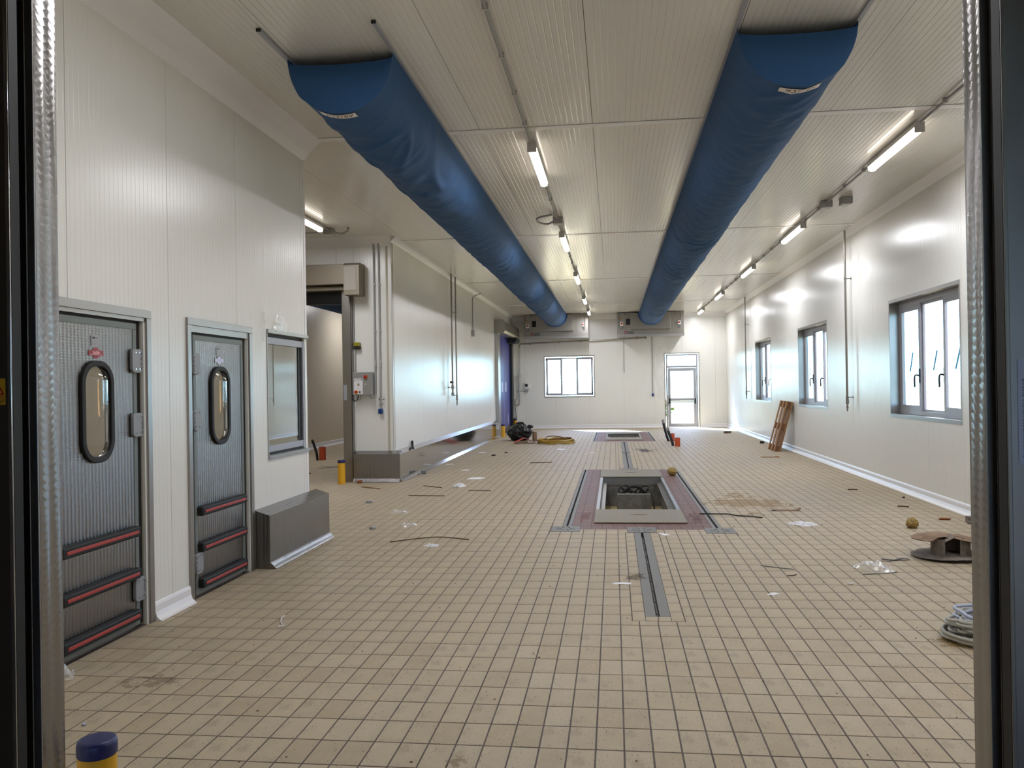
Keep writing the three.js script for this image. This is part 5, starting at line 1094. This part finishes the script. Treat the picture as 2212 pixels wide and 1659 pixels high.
[
  ['pale thin wooden stick lying in front of the passage guard', [-4.09, -13.2], [-3.72, -12.95], 0.008, M.wood],
  ['thin twig with a small curl on the floor before the polished guard', [-3.1, -13.35], [-2.75, -13.1], 0.006, M.rust],
  ['thin brown twig on the floor left of the near pit', [-3.05, -12.15], [-2.5, -12.1], 0.006, M.rust],
  ['second thin brown twig near the left of the near pit', [-2.25, -12.75], [-1.9, -12.7], 0.006, M.rust],
  ['thin grey stick on the floor, right of the near drain channel', [1.25, -7.5], [1.5, -7.36], 0.004, M.greyPaint],
  ['thin grey stick in front of the crumpled clear film', [2.02, -7.2], [2.32, -7.3], 0.004, M.greyPaint],
  ['short twig on the floor among the tiles on the right', [1.4, -7.12], [1.48, -7.17], 0.004, M.rust],
  ['tiny white bit of cable sleeve on the right floor', [1.81, -6.84], [1.84, -6.86], 0.008, M.whitePlastic],
  ['brown splinter on the floor far left of the middle channel', [-1.75, -17.3], [-1.3, -17.4], 0.008, M.rust],
  ['brown splinter close to the right skirting', [3.4, -12.8], [3.52, -12.78], 0.008, M.rust],
  ['dark sliver in front of the right skirting', [3.55, -11.1], [3.66, -11.05], 0.008, M.rust],
  ['dark splinter in the side passage', [-6.0, -15.4], [-5.75, -15.3], 0.012, M.rust],
].forEach(([l, a, b, r, m]) => single('thin_stick', l, 'stick', [a[0], 0, a[1]], capTube([[a[0], r, a[1]], [(a[0] + b[0]) / 2 + 0.01, r * 1.3, (a[1] + b[1]) / 2 + 0.015], [b[0], r, b[1]]], r, 16, 6), m));
single('string', 'short curl of white string on the near left floor', 'string', [-2.3, 0, -5.5], tube([[-2.34, 0.004, -5.68], [-2.33, 0.006, -5.6], [-2.29, 0.004, -5.5], [-2.25, 0.005, -5.44], [-2.27, 0.01, -5.4]], 0.0035, 40, 6), M.paper);
{ // grit and crumbs nobody could count
  const g = new THREE.DodecahedronGeometry(0.006, 0).scale(1.5, 0.6, 1), n = 480, im = new THREE.InstancedMesh(g, M.rust, n), o = new THREE.Object3D();
  let k = 0;
  while (k < n) {
    const x = rr(-3.1, 3.95), z = -2.8 - Math.pow(rnd(), 1.4) * 24;
    if (RED.some((h) => x > h[0] && x < h[1] && z > h[2] && z < h[3]) || (z < -14 && x < -3.6)) continue;
    o.position.set(x, 0.002, z); o.rotation.set(0, rr(0, 6), 0); const s = rr(0.2, 0.8) * (1 + Math.abs(z) * 0.03); o.scale.set(s, s, s); o.updateMatrix(); im.setMatrixAt(k++, o.matrix);
  }
  im.name = 'floor_grit'; im.castShadow = im.receiveShadow = true; scene.add(tag(im, 'dark grit and crumbs scattered over the tile floor', 'grit', null, 'stuff'));
}
// stains with an outline of their own, soaked into the tiles
function stain(label, x, z, w, d, color, sd, density) {
  const t = canvasTex(256, 256, (g, W, H) => {
    const im = g.createImageData(W, H), c = new THREE.Color(color);
    for (let j = 0; j < H; j++) for (let i = 0; i < W; i++) {
      const u = i / W * 2 - 1, v = j / H * 2 - 1, r = Math.hypot(u, v), a = ns(u * 2.2 + sd, v * 2.2, sd) * 0.7 + ns(u * 7, v * 7 + sd, sd) * 0.5 + ns(u * 24, v * 24, sd) * 0.45;
      const k = (j * W + i) * 4; im.data[k] = Math.pow(c.r, 1 / 2.2) * 255; im.data[k + 1] = Math.pow(c.g, 1 / 2.2) * 255; im.data[k + 2] = Math.pow(c.b, 1 / 2.2) * 255;
      im.data[k + 3] = 255 * density * smoothstep(0.15, 0.5, a + 0.75 - r * 1.05) * (r < 0.98 ? 1 : 0);
    }
    g.putImageData(im, 0, 0);
  });
  const m = std('dried stain', 0xffffff, 0.8, { map: t }); m.transparent = true; m.depthWrite = false;
  const o = single('floor_stain', label, 'stain', [x, 0.0012, z], new THREE.PlaneGeometry(w, d).rotateX(-Math.PI / 2), m, { local: true, uv: true });
  o.castShadow = false;
}
stain('yellowish brown dried stain on the tiles right of the near pit', 1.75, -11.5, 1.5, 2.6, 0xb3915a, 3, 0.4);
stain('dark grey mortar smear on the tiles behind the near pit', 0.72, -20.5, 0.75, 2.0, 0x3d3b3a, 7, 0.7);
stain('brown dirt smear beside the near drain channel', 0.14, -7.0, 0.3, 0.5, 0x5a4632, 11, 0.55);
stain('brown scuff on the tiles at the near left, by the service door', -2.55, -4.35, 0.5, 0.35, 0x6b563f, 15, 0.35);
stain('ring-shaped water mark on a near tile', -0.69, -3.52, 0.16, 0.16, 0x8c7a55, 21, 0.4);
stain('brown drag marks on the near right floor', 1.28, -2.98, 0.16, 0.5, 0x77604a, 25, 0.5);
stain('rusty wet stain under the cable heap at the right edge', 2.03, -5.35, 0.3, 0.4, 0x9a7a35, 29, 0.6);
stain('reddish rust stain on the red tiles left of the near cover plate', -0.36, -10.2, 0.26, 1.3, 0x8f4a36, 33, 0.4);
stain('reddish rust stain on the red tiles right of the near cover plate', 0.93, -10.1, 0.24, 1.4, 0x74453a, 37, 0.4);
stain('grey scuffs on the floor of the side passage', -5.8, -16.6, 0.8, 0.9, 0x54504a, 41, 0.5);
// hanging film remnants on the walls
{ const hang = (label, pts, w, h, sd, U, N) => {
    const g = new THREE.PlaneGeometry(w, h, 14, 22), p = g.attributes.position;
    for (let i = 0; i < p.count; i++) { const x = p.getX(i), y = p.getY(i), e = 1 - Math.abs(y / h * 2) * 0.4; p.setXYZ(i, x * (0.45 + 0.55 * Math.abs(ns(y * 2.5, sd, 1)) * 2.4) * e + 0.1 * ns(y * 3, sd, 6), y, 0.004 + 0.03 * Math.abs(ns(x * 9, y * 5, sd)) + 0.02 * Math.abs(ns(x * 30, y * 18, sd))); }
    g.computeVertexNormals();
    g.applyMatrix4(new THREE.Matrix4().makeBasis(V(...U), V(0, 1, 0), V(...N)).setPosition(...pts));
    return single('film_remnant', label, 'plastic film', pts, g, G.film);
  };
  hang('strip of clear protective film hanging loose left of the glazed exit door', [1.7, 2.05, ZF + 0.005], 0.36, 1.9, 3, [1, 0, 0], [0, 0, 1]);
  hang('scrap of clear protective film stuck on the wall above the exit door', [2.15, 2.98, ZF + 0.005], 0.5, 0.2, 9, [1, 0, 0], [0, 0, 1]);
  hang('torn clear protective film bunched above the left window', [XL + 0.004, 2.24, -7.75], 0.62, 0.16, 5, [0, 0, -1], [1, 0, 0]);
  hang('torn peak of clear protective film on the left wall beside the window', [XL + 0.004, 2.2, -7.38], 0.14, 0.3, 14, [0, 0, -1], [1, 0, 0]); }

// ------------------------------------------------------------------ outdoors
function bush(label, x, z, h, n, sd) {
  const t = thing('bush', label, 'bush', [x, -0.5, z]);
  part('stem', [rod([x, -0.5, z], [x, -0.5 + h * 0.6, z], 0.05, 0.02)], M.rust, t);
  const pos = [], q = V(0, 0, 0);
  let s = sd; const rn = () => { s = (s * 16807) % 2147483647; return s / 2147483647; };
  for (let i = 0; i < n; i++) {
    const a = rn() * 6.28, b = Math.acos(2 * rn() - 1), r = h * 0.5 * Math.cbrt(rn()) * (0.8 + 0.4 * rn()), c = V(x + Math.cos(a) * Math.sin(b) * r * 1.2, -0.5 + h * 0.55 + Math.cos(b) * r, z + Math.sin(a) * Math.sin(b) * r * 1.2), l = 0.09 + 0.05 * h * rn();
    const u = V(rn() - 0.5, rn() - 0.5, rn() - 0.5).normalize().multiplyScalar(l), w = V(rn() - 0.5, rn() - 0.5, rn() - 0.5).normalize().multiplyScalar(l * 0.5);
    for (const e of [[-1, 0], [0, -1], [1, 0], [-1, 0], [1, 0], [0, 1]]) { q.copy(c).addScaledVector(u, e[0]).addScaledVector(w, e[1]); pos.push(q.x, q.y, q.z); }
  }
  const g = new THREE.BufferGeometry(); g.setAttribute('position', new THREE.Float32BufferAttribute(pos, 3)); g.computeVertexNormals();
  part('foliage', g, M.leafTwo ??= std('green foliage', 0x5d7a35, 0.8, { side: THREE.DoubleSide }), t, { kind: 'stuff' });
}
bush('green bush outside the glazed exit door', 1.55, -40, 1.75, 900, 5);
{ const t = thing('farm_building', 'low ochre farm building seen in reflections outside the right windows', 'building', [34, -0.5, -18]);
  part('wall', bx(34, 44, -0.5, 3.2, -60, -2), M.wallFar, t); part('roof', sweep([[-0.6, 0], [10.6, 0], [5, 1.6]], [1, 0, 0], [0, 1, 0], [0, 0, 1], [34, 3.2, -60.5], 59), M.brick, t); }
bush('large green tree crown outside the right windows', 24, -34, 5.5, 2600, 11);
bush('second green tree crown outside the right windows', 27, -24, 4.8, 2200, 23);

renderer.render(scene, camera);
